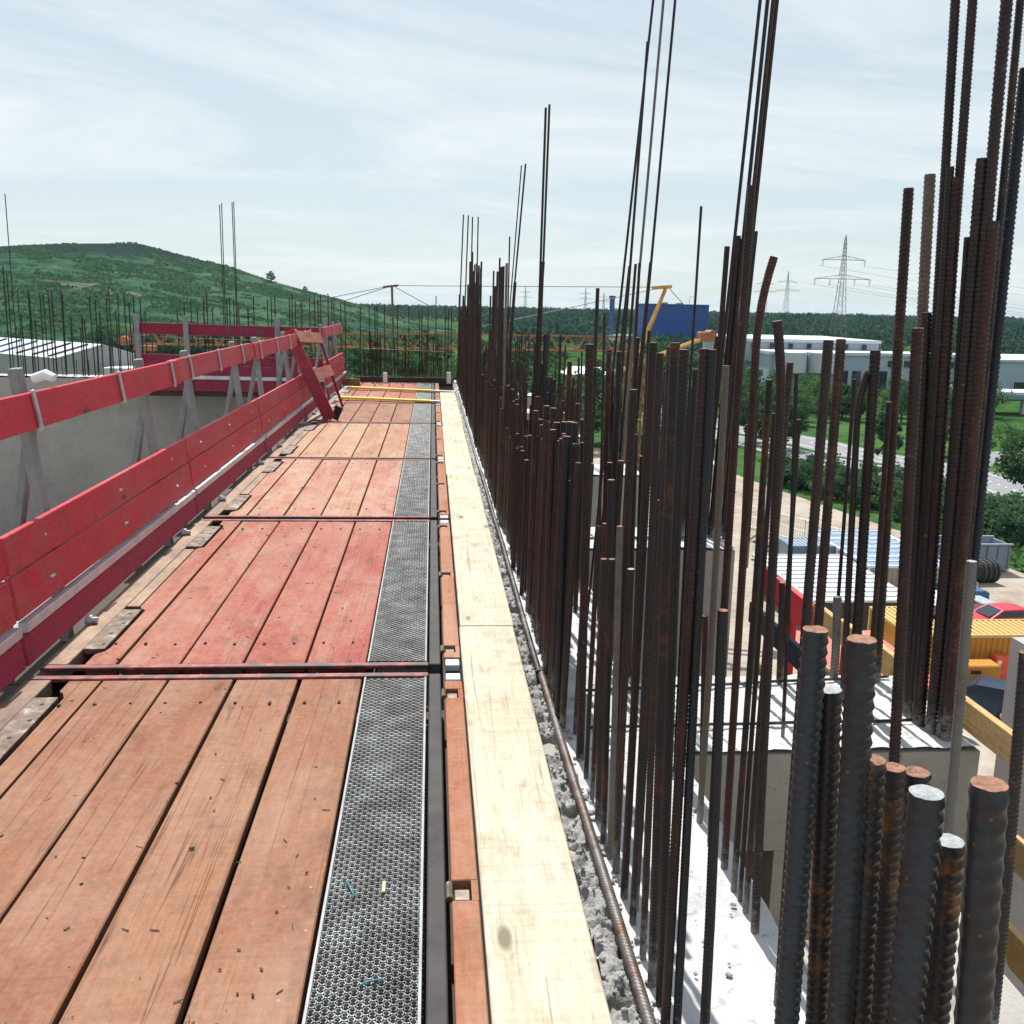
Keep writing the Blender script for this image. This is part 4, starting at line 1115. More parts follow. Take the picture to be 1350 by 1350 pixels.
b = MB(); b.box(1.94, 6, 2.1, 8, -3.08, -3.001); tag(b.build('lower_floor', M['conc']), 'lower concrete floor outside the piers', 'floor')

# ---------------------------------------------------------------- ground, road, hill
GZ = -16.5
def sheet(name, polys, z_, m):
    b = MB()
    for poly in polys: b.add([(x,y,z_) for x,y in poly], [tuple(range(len(poly)))])
    return tag(b.build(name, m), kind='structure')
n = 90
xs = np.concatenate([np.linspace(-4200,-400,12), np.linspace(-350,900,50), np.linspace(1000,4200,12)])
ys = np.concatenate([np.linspace(-400,100,8), np.linspace(130,1500,50), np.linspace(1600,5200,14)])
X, Y = np.meshgrid(xs, ys)
Z = GZ - .004 + np.clip((Y-1300)/1200, 0, 1)*6*vnoise(X, Y, 5, .004) 
V = np.stack([X,Y,Z], -1).reshape(-1,3); nx = len(xs)
i = np.arange(len(ys)-1)[:,None]*nx + np.arange(nx-1)[None]
F = np.stack([i,i+1,i+nx+1,i+nx], -1).reshape(-1,4)
tag(link('ground', fast_mesh('ground', V, F, M['grass'], True)), kind='structure')
yard_poly = [(-60,-60),(60,-60),(46,40),(42.1,64.7),(41.4,71.8),(39,79.8),(37.2,88.5),(35,99.5),(33,112),(20,128),(-10,140),(-60,140)]
sheet('yard', [yard_poly], GZ+.004, M['yard'])
# dual carriageway following the line seen between the bars
def offset_path(c, a, b_):
    out = []
    L_, R_ = [], []
    for k, p in enumerate(c):
        q0, q1 = Vector(c[max(0,k-1)]), Vector(c[min(len(c)-1,k+1)])
        d = (q1-q0).normalized(); nn = Vector((-d.y, d.x))
        L_.append(Vector(p)+nn*a); R_.append(Vector(p)+nn*b_)
    return [[tuple(L_[k]), tuple(R_[k]), tuple(R_[k+1]), tuple(L_[k+1])] for k in range(len(c)-1)]
def smooth(c, m=8):
    out = []
    for k in range(len(c)-1):
        p0, p1, p2, p3 = (Vector(c[max(0,min(len(c)-1,k+j))]) for j in (-1,0,1,2))
        for s in range(m):
            t = s/m
            out.append(tuple(.5*((2*p1)+(p2-p0)*t+(2*p0-5*p1+4*p2-p3)*t*t+(3*p1-p0-3*p2+p3)*t**3)))
    return out + [tuple(c[-1])]
cl = smooth([(40,190),(48,150),(53,134),(55.4,123),(60.5,112.5),(61.5,103),(61.2,95.5),(62,80),(66,50),(74,10)])
sheet('road', offset_path(cl, 4.2, -4.2), GZ+.008, M['asphalt'])
cl2 = [(x-8.2, y-3.2) for x,y in cl]
sheet('road', offset_path(cl2, 3.2, -3.2), GZ+.012, M['asphalt'])
b = MB()
for path in (cl, cl2):
    segs = offset_path(path, .1, -.1)
    for k in range(0, len(segs), 2):
        p = segs[k]; mid = [tuple(Vector(p[0]).lerp(Vector(p[3]), .5)), tuple(Vector(p[1]).lerp(Vector(p[2]), .5))]
        b.add([(p[0][0],p[0][1],GZ+.017),(p[1][0],p[1][1],GZ+.017),(mid[1][0],mid[1][1],GZ+.017),(mid[0][0],mid[0][1],GZ+.017)], [(0,1,2,3)])
    for off in (2.9, -2.9):
        for p in offset_path(path, off+.08, off-.08): b.add([(q[0],q[1],GZ+.017) for q in p], [(0,1,2,3)])
tag(b.build('road_markings', M['line']), kind='structure')
side = smooth([(66,116),(75.8,123),(92,128),(120,140)], 6)
sheet('road', offset_path(side, 3, -3), GZ+.016, M['asphalt'])
# grassy spoil hill on the left
prof_x = np.array([-900,-500,-285.7,-239,-197,-170,-138,-115,-88,-57,-26,-5,20,60])
prof_z = np.array([34,33,32.0,35.6,37.0,30,23.2,15.4,8.5,1.0,-10.5,-14.5,-16.5,-18])
xs = np.linspace(-900, 60, 170); ys = np.linspace(270, 1000, 110)
X, Y = np.meshgrid(xs, ys)
top = np.interp(X*700/np.maximum(Y,430)**1.0*1.0, prof_x, prof_z) if False else np.interp(X, prof_x, prof_z)
t_ = np.clip((Y-300)/400, 0, 1); t_ = np.where(Y > 700, 1-np.clip((Y-700)/300, 0, 1)**2, t_**.85)
Z = GZ-1.5 + (top-GZ+1.5)*t_
Z = Z + np.clip(t_*1.0,0,1)*(1-np.clip((Y-560)/140,0,1))*(5*(vnoise(X,Y,41,.016)-.5)+2.2*(vnoise(X,Y,42,.05)-.5))
V = np.stack([X,Y,Z], -1).reshape(-1,3); nx = len(xs)
i = np.arange(len(ys)-1)[:,None]*nx + np.arange(nx-1)[None]
F = np.stack([i,i+1,i+nx+1,i+nx], -1).reshape(-1,4)
tag(link('hill', fast_mesh('hill', V, F, M['hill'], True)), kind='structure')
def hill_z(x, y):
    tz = np.interp(x, prof_x, prof_z); t = max(0,min(1,(y-300)/400))
    t = t**.85 if y <= 700 else 1-min(1,(y-700)/300)**2
    return GZ-1.5+(tz-GZ+1.5)*t

# ---------------------------------------------------------------- vegetation
nr = np.random.RandomState(5)
def leaf_quads(P, size, rs=nr, tilt=None):
    """random quads around points P"""
    m = len(P)
    a = rs.normal(size=(m,3)); a /= np.linalg.norm(a,axis=1)[:,None]
    b_ = rs.normal(size=(m,3)); b_ -= a*(a*b_).sum(1)[:,None]; b_ /= np.linalg.norm(b_,axis=1)[:,None]
    s = (size*(.6+.8*rs.rand(m)))[:,None]
    c = np.stack([P+a*s, P+b_*s*.75, P-a*s, P-b_*s*.75], 1)
    F = np.arange(m*4).reshape(m,4)
    return c.reshape(-1,3), F
def crown_points(rx, rz, cz, nclump, per, rs, lo=-.75):
    pts = []
    for _ in range(nclump):
        while True:
            p = rs.uniform(-1,1,3)
            d = np.linalg.norm(p)
            if .35 < d < 1 and p[2] > lo: break
        w = .55 + .45*min(1, 1.2-abs(p[2]))
        c = np.array([p[0]*rx*w, p[1]*rx*w, cz+p[2]*rz])
        r = rx*rs.uniform(.22,.42)
        q = rs.normal(size=(per,3)); q /= np.linalg.norm(q,axis=1)[:,None]
        q *= (rs.rand(per)**.45)[:,None]*r; q[:,2] *= .75
        pts.append(c+q)
    return np.concatenate(pts)
def tree_proto(h, rx, seed, m, name, label, group, bushy=False):
    rs = np.random.RandomState(seed)
    o = thing(name, label, 'tree' if not bushy else 'bush', (0,0,-400), group)
    if bushy:
        P = crown_points(rx, h*.55, h*.45, 24, 60, rs, -.85); size = .125
    else:
        P = crown_points(rx, h*.42, h*.58, 34, 84, rs); size = .21
    V, F = leaf_quads(P, size*max(.8, h/9), rs)
    link('crown' if not bushy else 'foliage', fast_mesh('crown', V, F, m), o, (0,0,0))
    b = MB()
    if not bushy:
        b.tube([(0,0,-.2),(rs.uniform(-.1,.1),0,h*.3),(rs.uniform(-.3,.3),rs.uniform(-.3,.3),h*.72)], [h*.025,h*.019,h*.006], 7)
        for k in range(4):
            a = rs.uniform(0,6.28); z0 = h*rs.uniform(.28,.5)
            b.tube([(0,0,z0),(math.cos(a)*rx*.55,math.sin(a)*rx*.55,z0+h*.2)], [h*.010,h*.003], 5)
        b.build('trunk', M['bark'], o, False, (0,0,0))
    else:
        for k in range(4):
            a = rs.uniform(0,6.28); b.tube([(0,0,-.1),(math.cos(a)*rx*.4,math.sin(a)*rx*.4,h*.6)], [.05,.02], 5)
        b.build('stem', M['bark'], o, False, (0,0,0))
    return o
protos = {}
def plant(kind, px_x, px_y, h, loc_z=GZ, label=None, group=None, first={}):
    base, hh = protos[kind]
    s = h/hh
    c = dup(base, (px_x, px_y, loc_z), rng.uniform(0,6.28), label=label, scale=(s*rng.uniform(.9,1.15), s*rng.uniform(.9,1.15), s))
    if group: c['group'] = group
    return c
for i, (nm, h, rx, m, bushy) in enumerate((('round_tree',9,3.4,'leaf_a',0),('broad_tree',8,3.9,'leaf_b',0),('tall_tree',11,2.9,'leaf_a',0),('pale_tree',7,3.0,'leaf_c',0),('bush',2.4,1.7,'leaf_b',1),('dark_bush',2.4,1.5,'leaf_c',1))):
    protos[nm] = (tree_proto(h, rx, 50+i, M[m], nm, 'tree', None, bushy), h)
TK = ['round_tree','broad_tree','tall_tree','pale_tree']
# belt behind the crane (left of the bars and between them)
for k in range(64):
    y = rng.uniform(120, 235); px = rng.uniform(440, 935) if k < 44 else rng.uniform(425, 640)
    x = (px-570)/1300*y*1.0
    if 24 < x < 31 and 170 < y < 200: continue
    kd = rng.choice(TK)
    plant(kd, x, y, rng.uniform(7, 11.5), label={'round_tree':'dark rounded tree in the belt behind the crane jib','broad_tree':'mid green spreading tree in the belt behind the crane jib','tall_tree':'dark slender tree in the belt behind the crane jib','pale_tree':'bluish pale green tree in the belt behind the crane jib'}[kd], group='trees in the belt behind the crane')
# trees in front of the white hall
for k in range(64):
    y = rng.uniform(128, 204); px = rng.uniform(930, 1345)
    if y < 150 and px > 1060: y += 30
    x = (px-575)/1300*y
    if 70 < x < 84 and 130 < y < 150: continue
    kd = rng.choice(TK)
    plant(kd, x, y, rng.uniform(6, 10) if px < 1050 else rng.uniform(4, 6.5), label={'round_tree':'dark rounded tree below the white industrial hall','broad_tree':'mid green spreading tree below the white industrial hall','tall_tree':'dark slender tree below the white industrial hall','pale_tree':'bluish pale green tree below the white industrial hall'}[kd], group='trees below the industrial hall')
for (x,y,h,kd,lab) in ((57,88,8.5,'round_tree','large dark tree cut off by the right edge above the road'),(53.5,112,7,'tall_tree','dark tree standing on the road verge behind the right hand bars'),(66,122,7.5,'round_tree','dark tree beside the side road at the right'),(71,116,5,'broad_tree','low spreading tree at the road fork on the right'),
                       (46,128,7,'pale_tree','pale green tree on the verge left of the road bend'),(43,119,8,'round_tree','dark rounded tree on the verge left of the road bend'),(44,212,10,'broad_tree','light green round tree in front of the blue hall')):
    plant(kd, x, y, h, label=lab)
# bushes between yard and road
for k in range(86):
    t = rng.random(); p0 = Vector((36,101)).lerp(Vector((44,72)), t)
    off = rng.uniform(.8, 11)
    kd = rng.choice(['bush','dark_bush'])
    plant(kd, p0.x+off*.85, p0.y+off*.42, rng.uniform(1.5,3.4), label={'bush':'fresh green bush on the bank between yard and road','dark_bush':'dark bluish bush on the bank between yard and road'}[kd], group='bushes between yard and road')
for k in range(16):
    plant('bush', rng.uniform(44,52), rng.uniform(58,80), rng.uniform(.7,1.3), label='low fresh green bush on the grassy verge at the right edge', group='low bushes on the verge')
for nm in list(protos):
    base, h = protos[nm]
    base.location = {'round_tree':(-14,150,GZ),'broad_tree':(-8,165,GZ),'tall_tree':(12,140,GZ),'pale_tree':(-20,180,GZ),'bush':(38.5,93,GZ),'dark_bush':(40.5,88,GZ)}[nm]
    base['label'] = {'round_tree':'dark rounded tree in the belt behind the crane jib','broad_tree':'mid green spreading tree in the belt behind the crane jib','tall_tree':'dark slender tree in the belt behind the crane jib','pale_tree':'bluish pale green tree in the belt behind the crane jib','bush':'fresh green bush on the bank between yard and road','dark_bush':'dark bluish bush on the bank between yard and road'}[nm]
    base['group'] = 'bushes between yard and road' if 'bush' in nm else 'trees in the belt behind the crane'
# verge grass tufts, far forest and hill scrub as masses
P = np.stack([nr.uniform(42,62,5200), nr.uniform(50,100,5200), np.zeros(5200)], -1)
keep = (P[:,0] > 42.3 + .25*np.maximum(0, 66-P[:,1])*0) & (P[:,0] < 52.3 - np.maximum(0,88-P[:,1])*.0)
P = P[keep]; P[:,2] = GZ + nr.rand(len(P))*.5
V, F = leaf_quads(P, .32)
tag(link('verge_grass', fast_mesh('verge_grass', V, F, M['leaf_b'])), 'tall grass on the verge between yard and road', 'grass', kind='stuff')
P = []
cnt = 0
for k in range(7600):
    y = 330 + 1150*nr.rand()**.8; lo_, hi_ = -.10*y, .66*y
    x = nr.uniform(lo_, hi_)
    if x < 26 and y < 735: continue
    low = 795 < 570+x/y*1300 < 945 and y < 520
    if 100 < x < 150 and 490 < y < 560: continue
    if 80 < x < 112 and 430 < y < 520: continue
    h = nr.uniform(9, 15.5) + 3*vnoise(np.array([x]), np.array([y]), 77, .012)[0] - (2.5 if y < 600 else 0)
    r = nr.uniform(3.0, 5.2)
    if low: h = nr.uniform(4, 6.5); r = nr.uniform(2, 3)
    m_ = 40
    q = nr.normal(size=(m_,3)); q /= np.linalg.norm(q,axis=1)[:,None]; q *= (nr.rand(m_)**.35)[:,None]
    q[:,2] = np.abs(q[:,2])*1.25-.35
    P.append(np.array([x,y,GZ+h-r*1.0]) + q*np.array([r,r,r*.95]))
P = np.concatenate(P)
V, F = leaf_quads(P, .85)
tag(link('forest', fast_mesh('forest', V, F, M['forest'])), 'wide blue green forest along the horizon', 'forest', kind='stuff')
P = []
for k in range(700):
    y = nr.uniform(300, 690); x = nr.uniform(-.55*y-20, -5)
    z0 = hill_z(x, y)
    if vnoise(np.array([x]), np.array([y]), 91, .02)[0] < .55: continue
    r = nr.uniform(.7, 2.4)
    q = nr.normal(size=(16,3)); q /= np.linalg.norm(q,axis=1)[:,None]; q[:,2] = np.abs(q[:,2])*.4
    P.append(np.array([x,y,z0]) + q*r)
P = np.concatenate(P); V, F = leaf_quads(P, .5)
G = np.stack([nr.uniform(-330, 15, 60000), 300 + 400*nr.rand(60000)**.9, np.zeros(60000)], -1)
G = G[(G[:,0] > -.52*G[:,1]-15)]
tz_ = np.interp(G[:,0], prof_x, prof_z); tt = np.clip((G[:,1]-300)/400, 0, 1)**.85
G[:,2] = GZ-1.5+(tz_-GZ+1.5)*tt + np.clip(tt,0,1)*(1-np.clip((G[:,1]-560)/140,0,1))*(5*(vnoise(G[:,0],G[:,1],41,.016)-.5)+2.2*(vnoise(G[:,0],G[:,1],42,.05)-.5)) + .15
G = G[(vnoise(G[:,0], G[:,1], 61, .035)+vnoise(G[:,0], G[:,1], 62, .11)) > .98]
V2, F2 = leaf_quads(G, 1.0)
V = np.concatenate([V, V2]); F = np.concatenate([F, F2+len(V)-len(V2)])
tag(link('hill_scrub', fast_mesh('hill_scrub', V, F, M['scrub'])), 'low scrub scattered over the green hill', 'scrub', kind='stuff')
for (x,y,h,lab) in ((-108,690,8,'lone dark tree on the right shoulder of the green hill'),(-86,695,4,'small lone bush tree lower on the hill ridge')):
    plant('round_tree', x, y, h, hill_z(x,y)-.5, label=lab)
# trees at the foot of the hill
for k in range(52):
    y = rng.uniform(240, 330); x = rng.uniform(-.32, 0.02)*y
    kd = rng.choice(TK)
    plant(kd, x, y, rng.uniform(6,11), label={'round_tree':'dark rounded tree at the foot of the green hill','broad_tree':'mid green spreading tree at the foot of the green hill','tall_tree':'dark slender tree at the foot of the green hill','pale_tree':'bluish pale green tree at the foot of the green hill'}[kd], group='trees at the foot of the hill')

# ---------------------------------------------------------------- tower crane beyond the deck
cr = thing('tower_crane', 'yellow tower crane with a long rusty orange lattice jib level with the deck', 'crane', (12.2, 60, GZ))
def lattice(b, a, c, w, h, n, r, mi=0):
    a, c = Vector(a), Vector(c); d = (c-a).normalized()
    up = Vector((0,0,1)) if abs(d.z) < .8 else Vector((0,1,0))
    s = d.cross(up).normalized(); up = s.cross(d)
    for k in (-1,1): b.tube([a+s*w/2*k, c+s*w/2*k], r*1.25, 6, mi)
    b.tube([a+up*h, c+up*h], r*1.35, 6, mi)
    L = (c-a).length
    for i in range(n):
        p0, p1 = a+d*(L*i/n), a+d*(L*(i+1)/n); pm = (p0+p1)/2 + up*h
        for k in (-1,1):
            b.tube([p0+s*w/2*k, pm], r*.75, 5, mi, False); b.tube([pm, p1+s*w/2*k], r*.75, 5, mi, False)
        b.tube([p0-s*w/2, p1+s*w/2], r*.6, 5, mi, False)
b = MB(); lattice(b, (-18.0,60,-1.15), (-2.6,60,-1.15), .8, .80, 14, .042); b.build('jib_section', M['crane_rust'], cr)
b = MB(); lattice(b, (-2.2,60,-1.15), (12.0,60,-1.10), .8, .85, 13, .042); b.build('jib_section', M['crane_rust'], cr)
b = MB()
for sx in (-.55,.55):
    for sy in (-.55,.55): b.tube([(12.4+sx,60+sy,GZ),(12.4+sx,60+sy,-1.2)], .08, 6)
for k in range(14):
    z0 = GZ + k*1.09
    for (ax,ay,bx,by) in ((-.55,-.55,.55,-.55),(.55,-.55,.55,.55),(.55,.55,-.55,.55),(-.55,.55,-.55,-.55)):
        b.tube([(12.4+ax,60+ay,z0),(12.4+bx,60+by,z0+1.09)], .045, 5)
b.build('mast', M['mast_rust'], cr)
b = MB()
for sy in (-.3,.3): b.beam((12.55,60+sy,-1.2),(14.0,60+sy*.5,2.65),.14,.13,0,(0,1,0))
b.build('a_frame', M['crane_yellow'], cr)
b = MB(); b.beam((13.2,60,2.68),(14.35,60,2.78),.35,.20); b.build('a_frame_head', M['crane_yellow'], cr)
b = MB()
for sy in (-.35,.35): b.beam((11.4,60+sy,-2.3),(16.6,60+sy,-.2),.16,.16)
b.build('counter_jib', M['crane_yellow'], cr)
b = MB(); b.cbox(16.2,17.2,59.5,60.5,-.45,.15,.06); b.tube([(16.9,59.4,.05),(16.9,60.6,.05)], .22, 10); b.build('hoist_winch', M['crane_rust'], cr)
b = MB(); b.beam((-2.3,60,-1.1),(-2.38,60,2.45),.13,.13); b.tube([(-2.9,60,2.38),(-2.0,60,2.5)], .07, 6); b.build('king_post', M['post_rust'], cr)
b = MB()
for p in ([(-2.3,60,2.48),(13.9,60,2.74)], [(-2.5,60,2.45),(-10,60,.85),(-17.6,60,-.35)], [(13.6,60,2.68),(6,60,.9),(1.6,60,-.1)], [(14.2,60,2.7),(15.3,60,1.6),(16.6,60,-.1)], [(-2.6,60,2.4),(-8,60,.6)], [(-2.2,60,2.4),(2.8,60,-.2)]):
    b.tube(p, .022, 5, 0, False)
b.build('tie_rope', M['cable'], cr)
b = MB(); b.cbox(-17.3,-16.2,59.5,60.5,-1.55,-1.25,.05); b.tube([(-17.9,59.6,-1.0),(-17.9,60.4,-1.0)], .28, 10); b.build('trolley', M['crane_rust'], cr)
b = MB(); b.tube([(-16.8,60,-1.55),(-16.8,60,-5)], .03, 5); b.cbox(-17.0,-16.6,59.9,60.1,-5.6,-5,.05); b.build('hook_block', M['crane_yellow'], cr)

# ---------------------------------------------------------------- pylons and lines
def pylon(x, y, h, label, s=1.0, r=.11, parts=True):
    p = thing('power_pylon', label, 'pylon', (x, y, GZ), 'electricity pylons')
    b = MB(); z0 = GZ
    def half(t): return (2.6*(1-t)**1.25 + .28)*s*h/45
    lv = [0,.12,.23,.33,.42,.50,.57,.64,.70,.76,.82,.88,.94]
    for sx in (-1,1):
        for sy in (-1,1): b.tube([(x+sx*half(t), y+sy*half(t), z0+h*t) for t in lv]+[(x,y,z0+h)], r, 4, 0, False)
    for t0, t1 in zip(lv, lv[1:]):
        for sy in (-1,1):
            b.tube([(x-half(t0),y+sy*half(t0),z0+h*t0),(x+half(t1),y+sy*half(t1),z0+h*t1)], r*.6, 4, 0, False)
            b.tube([(x+half(t0),y+sy*half(t0),z0+h*t0),(x-half(t1),y+sy*half(t1),z0+h*t1)], r*.6, 4, 0, False)
    b.build('tower', M['galv_dull'], p)
    for tz, w in ((.805, .195), (.655, .255)):
        b = MB(); W = w*h*.9; zc = z0+h*tz
        for sx in (-1,1):
            b.tube([(x,y,zc+h*.035),(x+sx*W,y,zc)], r*.8, 4, 0, False)
            for q in (.33,.66): b.tube([(x+sx*W*q,y,zc),(x+sx*W*(q-.16),y,zc+h*.035*(1-q+.16))], r*.5, 4, 0, False)
        b.tube([(x-W,y,zc),(x+W,y,zc)], r, 4, 0, False)
        arm = b.build('cross_arm', M['galv_dull'], p)
        if parts:
            for q in ((-1,1) if tz > .7 else (-1,-.45,.45,1)):
                b = MB(); b.tube([(x+W*q-.35,y,zc),(x+W*q,y,zc-h*.055),(x+W*q+.35,y,zc)], .09, 4, 0, False)
                o = b.build('insulator', M['dark_grey'], arm); o.location = (0,0,0)
    return p
pylon(151.6, 365, 45.8, 'large steel lattice pylon standing out against the sky above the white hall')
pylon(356, 1060, 57, 'faint distant pylon, left one of the pair beside the bent bars', 1, .15, False)
pylon(381, 1062, 60, 'faint distant pylon, right one of the pair beside the bent bars', 1, .15, False)
pylon(120, 1300, 43, 'very faint pylon on the horizon between the dense bars and the tall pair', 1, .16, False)
pylon(200, 1310, 43, 'very faint pylon on the horizon just left of the blue chimney', 1, .16, False)
pylon(226, 1320, 38, 'very faint pylon on the horizon directly behind the blue chimney', 1, .16, False)
b = MB()
for (x0,z0,dx,dz) in ((-9.5,20.2,330,-6),(9.5,20.2,340,-2),(-11.9,13.5,330,-9),(-5.4,13.5,320,-7),(5.4,13.5,335,-5),(11.9,13.5,345,-3)):
    a = Vector((151.6+x0,365,z0-2)); c = Vector((151.6+x0+dx,365+60,z0-2+dz))
    b.tube([a.lerp(c,i/10)-Vector((0,0,1))*(9*4*(i/10)*(1-i/10)) for i in range(11)], .035, 4, 0, False)
tag(b.build('power_line', M['cable']), 'thin power lines sagging from the large pylon to the right', 'power lines')

# ---------------------------------------------------------------- far buildings
def building(name, label, cat, x, y, group=None): return thing(name, label, cat, (x, y, GZ), group)
def windows(par, pts, w, h, face='y', m='glass', frame=None):
    for (x,y,z) in pts:
        b = MB()
        if face == 'y': b.cbox(x-w/2,x+w/2,y-.10,y+.02,z,z+h,.02)
        else: b.cbox(x-.02,x+.10,y-w/2,y+w/2,z,z+h,.02)
        b.build('window', M[m], par)
bl = building('blue_hall', 'large deep blue windowless industrial block behind the crane', 'building', 126, 520)
b = MB(); b.cbox(110.4,143,512,540,GZ,3.3,.3); b.build('wall', M['deep_blue'], bl)
b = MB()
for k in range(17): b.box(111.0+k*1.9, 111.12+k*1.9, 511.9, 512.02, GZ, 3.2)
b.build('cladding_rib', M['deep_blue'], bl)['kind'] = 'stuff'
b = MB(); b.box(110.2,143.2,511.8,540.2,3.3,3.75); b.build('parapet', M['stack_blue'], bl)
b = MB(); b.cbox(120,123,520,524,3.75,4.6,.1); b.cbox(128,131,520,524,3.75,4.4,.1); b.tube([(133.5,516,3.75),(133.5,516,7.6)],.12,5); b.tube([(133.5,516,7.6),(136.5,516,7.6)],.1,5); b.build('roof_vent', M['galv_dull'], bl)
ch = building('chimney', 'slim blue industrial chimney left of the blue block', 'chimney', 92, 515)
b = MB(); b.tube([(92.6,515,GZ),(92.6,515,6.0)], 1.35, 16); b.build('shaft', M['stack_blue'], ch)
b = MB(); b.tube([(92.6,515,6.0),(92.6,515,7.3)], 1.75, 16); b.build('crown', M['stack_blue'], ch)
b = MB(); b.box(85,104,512,520,GZ,-12.5); b.build('base_building', M['off_white'], ch)

ih = building('industrial_hall', 'long white and blue grey industrial hall below the pylon', 'building', 105, 222)
b = MB(); b.box(72,104,226,262,GZ,-5.6); b.build('rear_block', M['facade'], ih)
b = MB(); b.box(71.6,104.4,225.6,262.4,-5.6,-4.9); b.build('roof', M['off_white'], ih)
for k in range(7):
    b = MB(); b.cbox(73.5+k*4.4,74.5+k*4.4,225.5,225.7,-7.1,-5.9,.02); b.build('window', M['glass'], ih)
b = MB(); b.box(74,118,214,225.4,GZ,-7.9); b.build('wall', M['facade'], ih)
b = MB(); b.box(73.7,118.3,213.6,225.4,-7.9,-7.25); b.build('roof', M['off_white'], ih)
for xx, r_ in ((78.2,3.4),(85.8,3.6)):
    b = MB(); b.tube([(xx,212.5,-11.6),(xx,212.5,-7.3)], r_, 24); b.build('silo', M['off_white'], ih)
for k in range(4):
    b = MB(); b.cbox(90+k*3.0,92.0+k*3.0,213.8,214.05,GZ,-11.2,.03); b.build('door', M['glass'], ih)
b = MB(); b.cbox(101,117,213.7,214.05,-10.2,-8.9,.03); win = b.build('window_band', M['glass'], ih)
b = MB()
for k in range(7): b.box(101.8+k*2.4,102.0+k*2.4,213.6,213.7,GZ,-7.9)
b.build('mullion', M['off_white'], ih)['kind'] = 'stuff'
b = MB(); b.box(118.5,156,210,240,GZ,-8.5); b.build('wall', M['facade'], ih)
b = MB(); b.box(118.2,156.4,209.6,240.4,-8.5,-8.0); b.build('roof', M['off_white'], ih)
for xx, w, h in ((111.5,3.6,6),(121,3.0,3.4),(128.5,3.4,3.6),(134,3.4,3.6),(139.5,3.4,3.6)):
    b = MB(); yy = 213.8 if xx < 118 else 209.8; b.cbox(xx,xx+w,yy-.1,yy+.25,GZ,GZ+h,.03); b.build('loading_door', M['glass'], ih)
ck = building('canopy', 'pale blue flat canopy on pillars at the right edge above the road', 'canopy', 116, 180)
b = MB(); b.cbox(103,132,174,182,-12.9,-12.3,.08); b.build('deck', M['off_white'], ck)
b = MB(); b.cbox(103,132,173.7,174,-13.6,-12.9,.05); b.build('fascia', M['blue_grey'], ck)
for xx in (109.5,118,127):
    b = MB(); b.cbox(xx,xx+.9,175.5,176.4,GZ,-12.9,.05); b.build('pillar', M['off_white'], ck)
sm = building('office_building', 'small white two storey building with a pale roof behind the bars', 'building', 28, 190)
b = MB(); b.box(24.9,33.5,189,199,GZ,-11.4); b.build('wall', M['off_white'], sm)
b = MB(); b.prism([(188.4,-11.4),(199.6,-11.4),(199.6,-11.2),(194,-10.0),(188.4,-11.2)],24.5,33.9,0,Matrix(((0,0,1,0),(1,0,0,0),(0,1,0,0),(0,0,0,1)))); b.build('roof', M['white'], sm)
windows(sm, [(26.3+k*1.75,189,-13.6) for k in range(4)] + [(26.3+k*1.75,189,-16.0) for k in range(4)], .95, 1.2)
wh = building('warehouse', 'low pale roofed warehouse with skylight strips below the hill at the far left', 'building', -75, 205)
A, B_, C_, D_ = (-72.2,198), (-59,206), (-118,236), (-105,246)     # gable corners front and back
zr, ze = -7.9, -10.5
mid = ((A[0]+B_[0])/2+1.0, (A[1]+B_[1])/2); midb = ((C_[0]+D_[0])/2, (C_[1]+D_[1])/2)
b = MB(); b.add([(*A,GZ),(*B_,GZ),(*B_,ze+.5),(*mid,zr),(*A,ze),(*C_,GZ),(*D_,GZ),(*D_,ze+.5),(*midb,zr),(*C_,ze)], [(0,1,2,3,4),(9,8,7,6,5),(0,4,9,5),(1,6,7,2)]); b.build('wall', M['conc_light'], wh)
b = MB(); e = .06
for (p,q,r,s_) in (((*A,ze),(*mid,zr),(*midb,zr),(*C_,ze)), ((*mid,zr),(*B_,ze+.5),(*D_,ze+.5),(*midb,zr))):
    up = Vector((0,0,e)); lo = [Vector(t)+up for t in (p,q,r,s_)]; hi = [t+Vector((0,0,.18)) for t in lo]
    b.add(lo+hi, [(3,2,1,0),(4,5,6,7),(0,1,5,4),(1,2,6,5),(2,3,7,6),(3,0,4,7)])
b.build('roof', M['off_white'], wh)
for k in range(9):
    f = .06+.1*k
    P0 = Vector((*A,ze)).lerp(Vector((*C_,ze)), f); P1 = Vector((*mid,zr)).lerp(Vector((*midb,zr)), f)
    a = P0.lerp(P1,.08)+Vector((0,0,.32)); c = P0.lerp(P1,.92)+Vector((0,0,.32))
    b = MB(); b.beam(a, c, 1.35, .22); b.build('skylight', M['dark_grey'] if k not in (3,4) else M['stack_blue'], wh)
an = tag(slab('annex', -63, -52, 196, 206, GZ, -11.9, M['off_white']), 'low flat roofed white annex beside the pale warehouse', 'building')

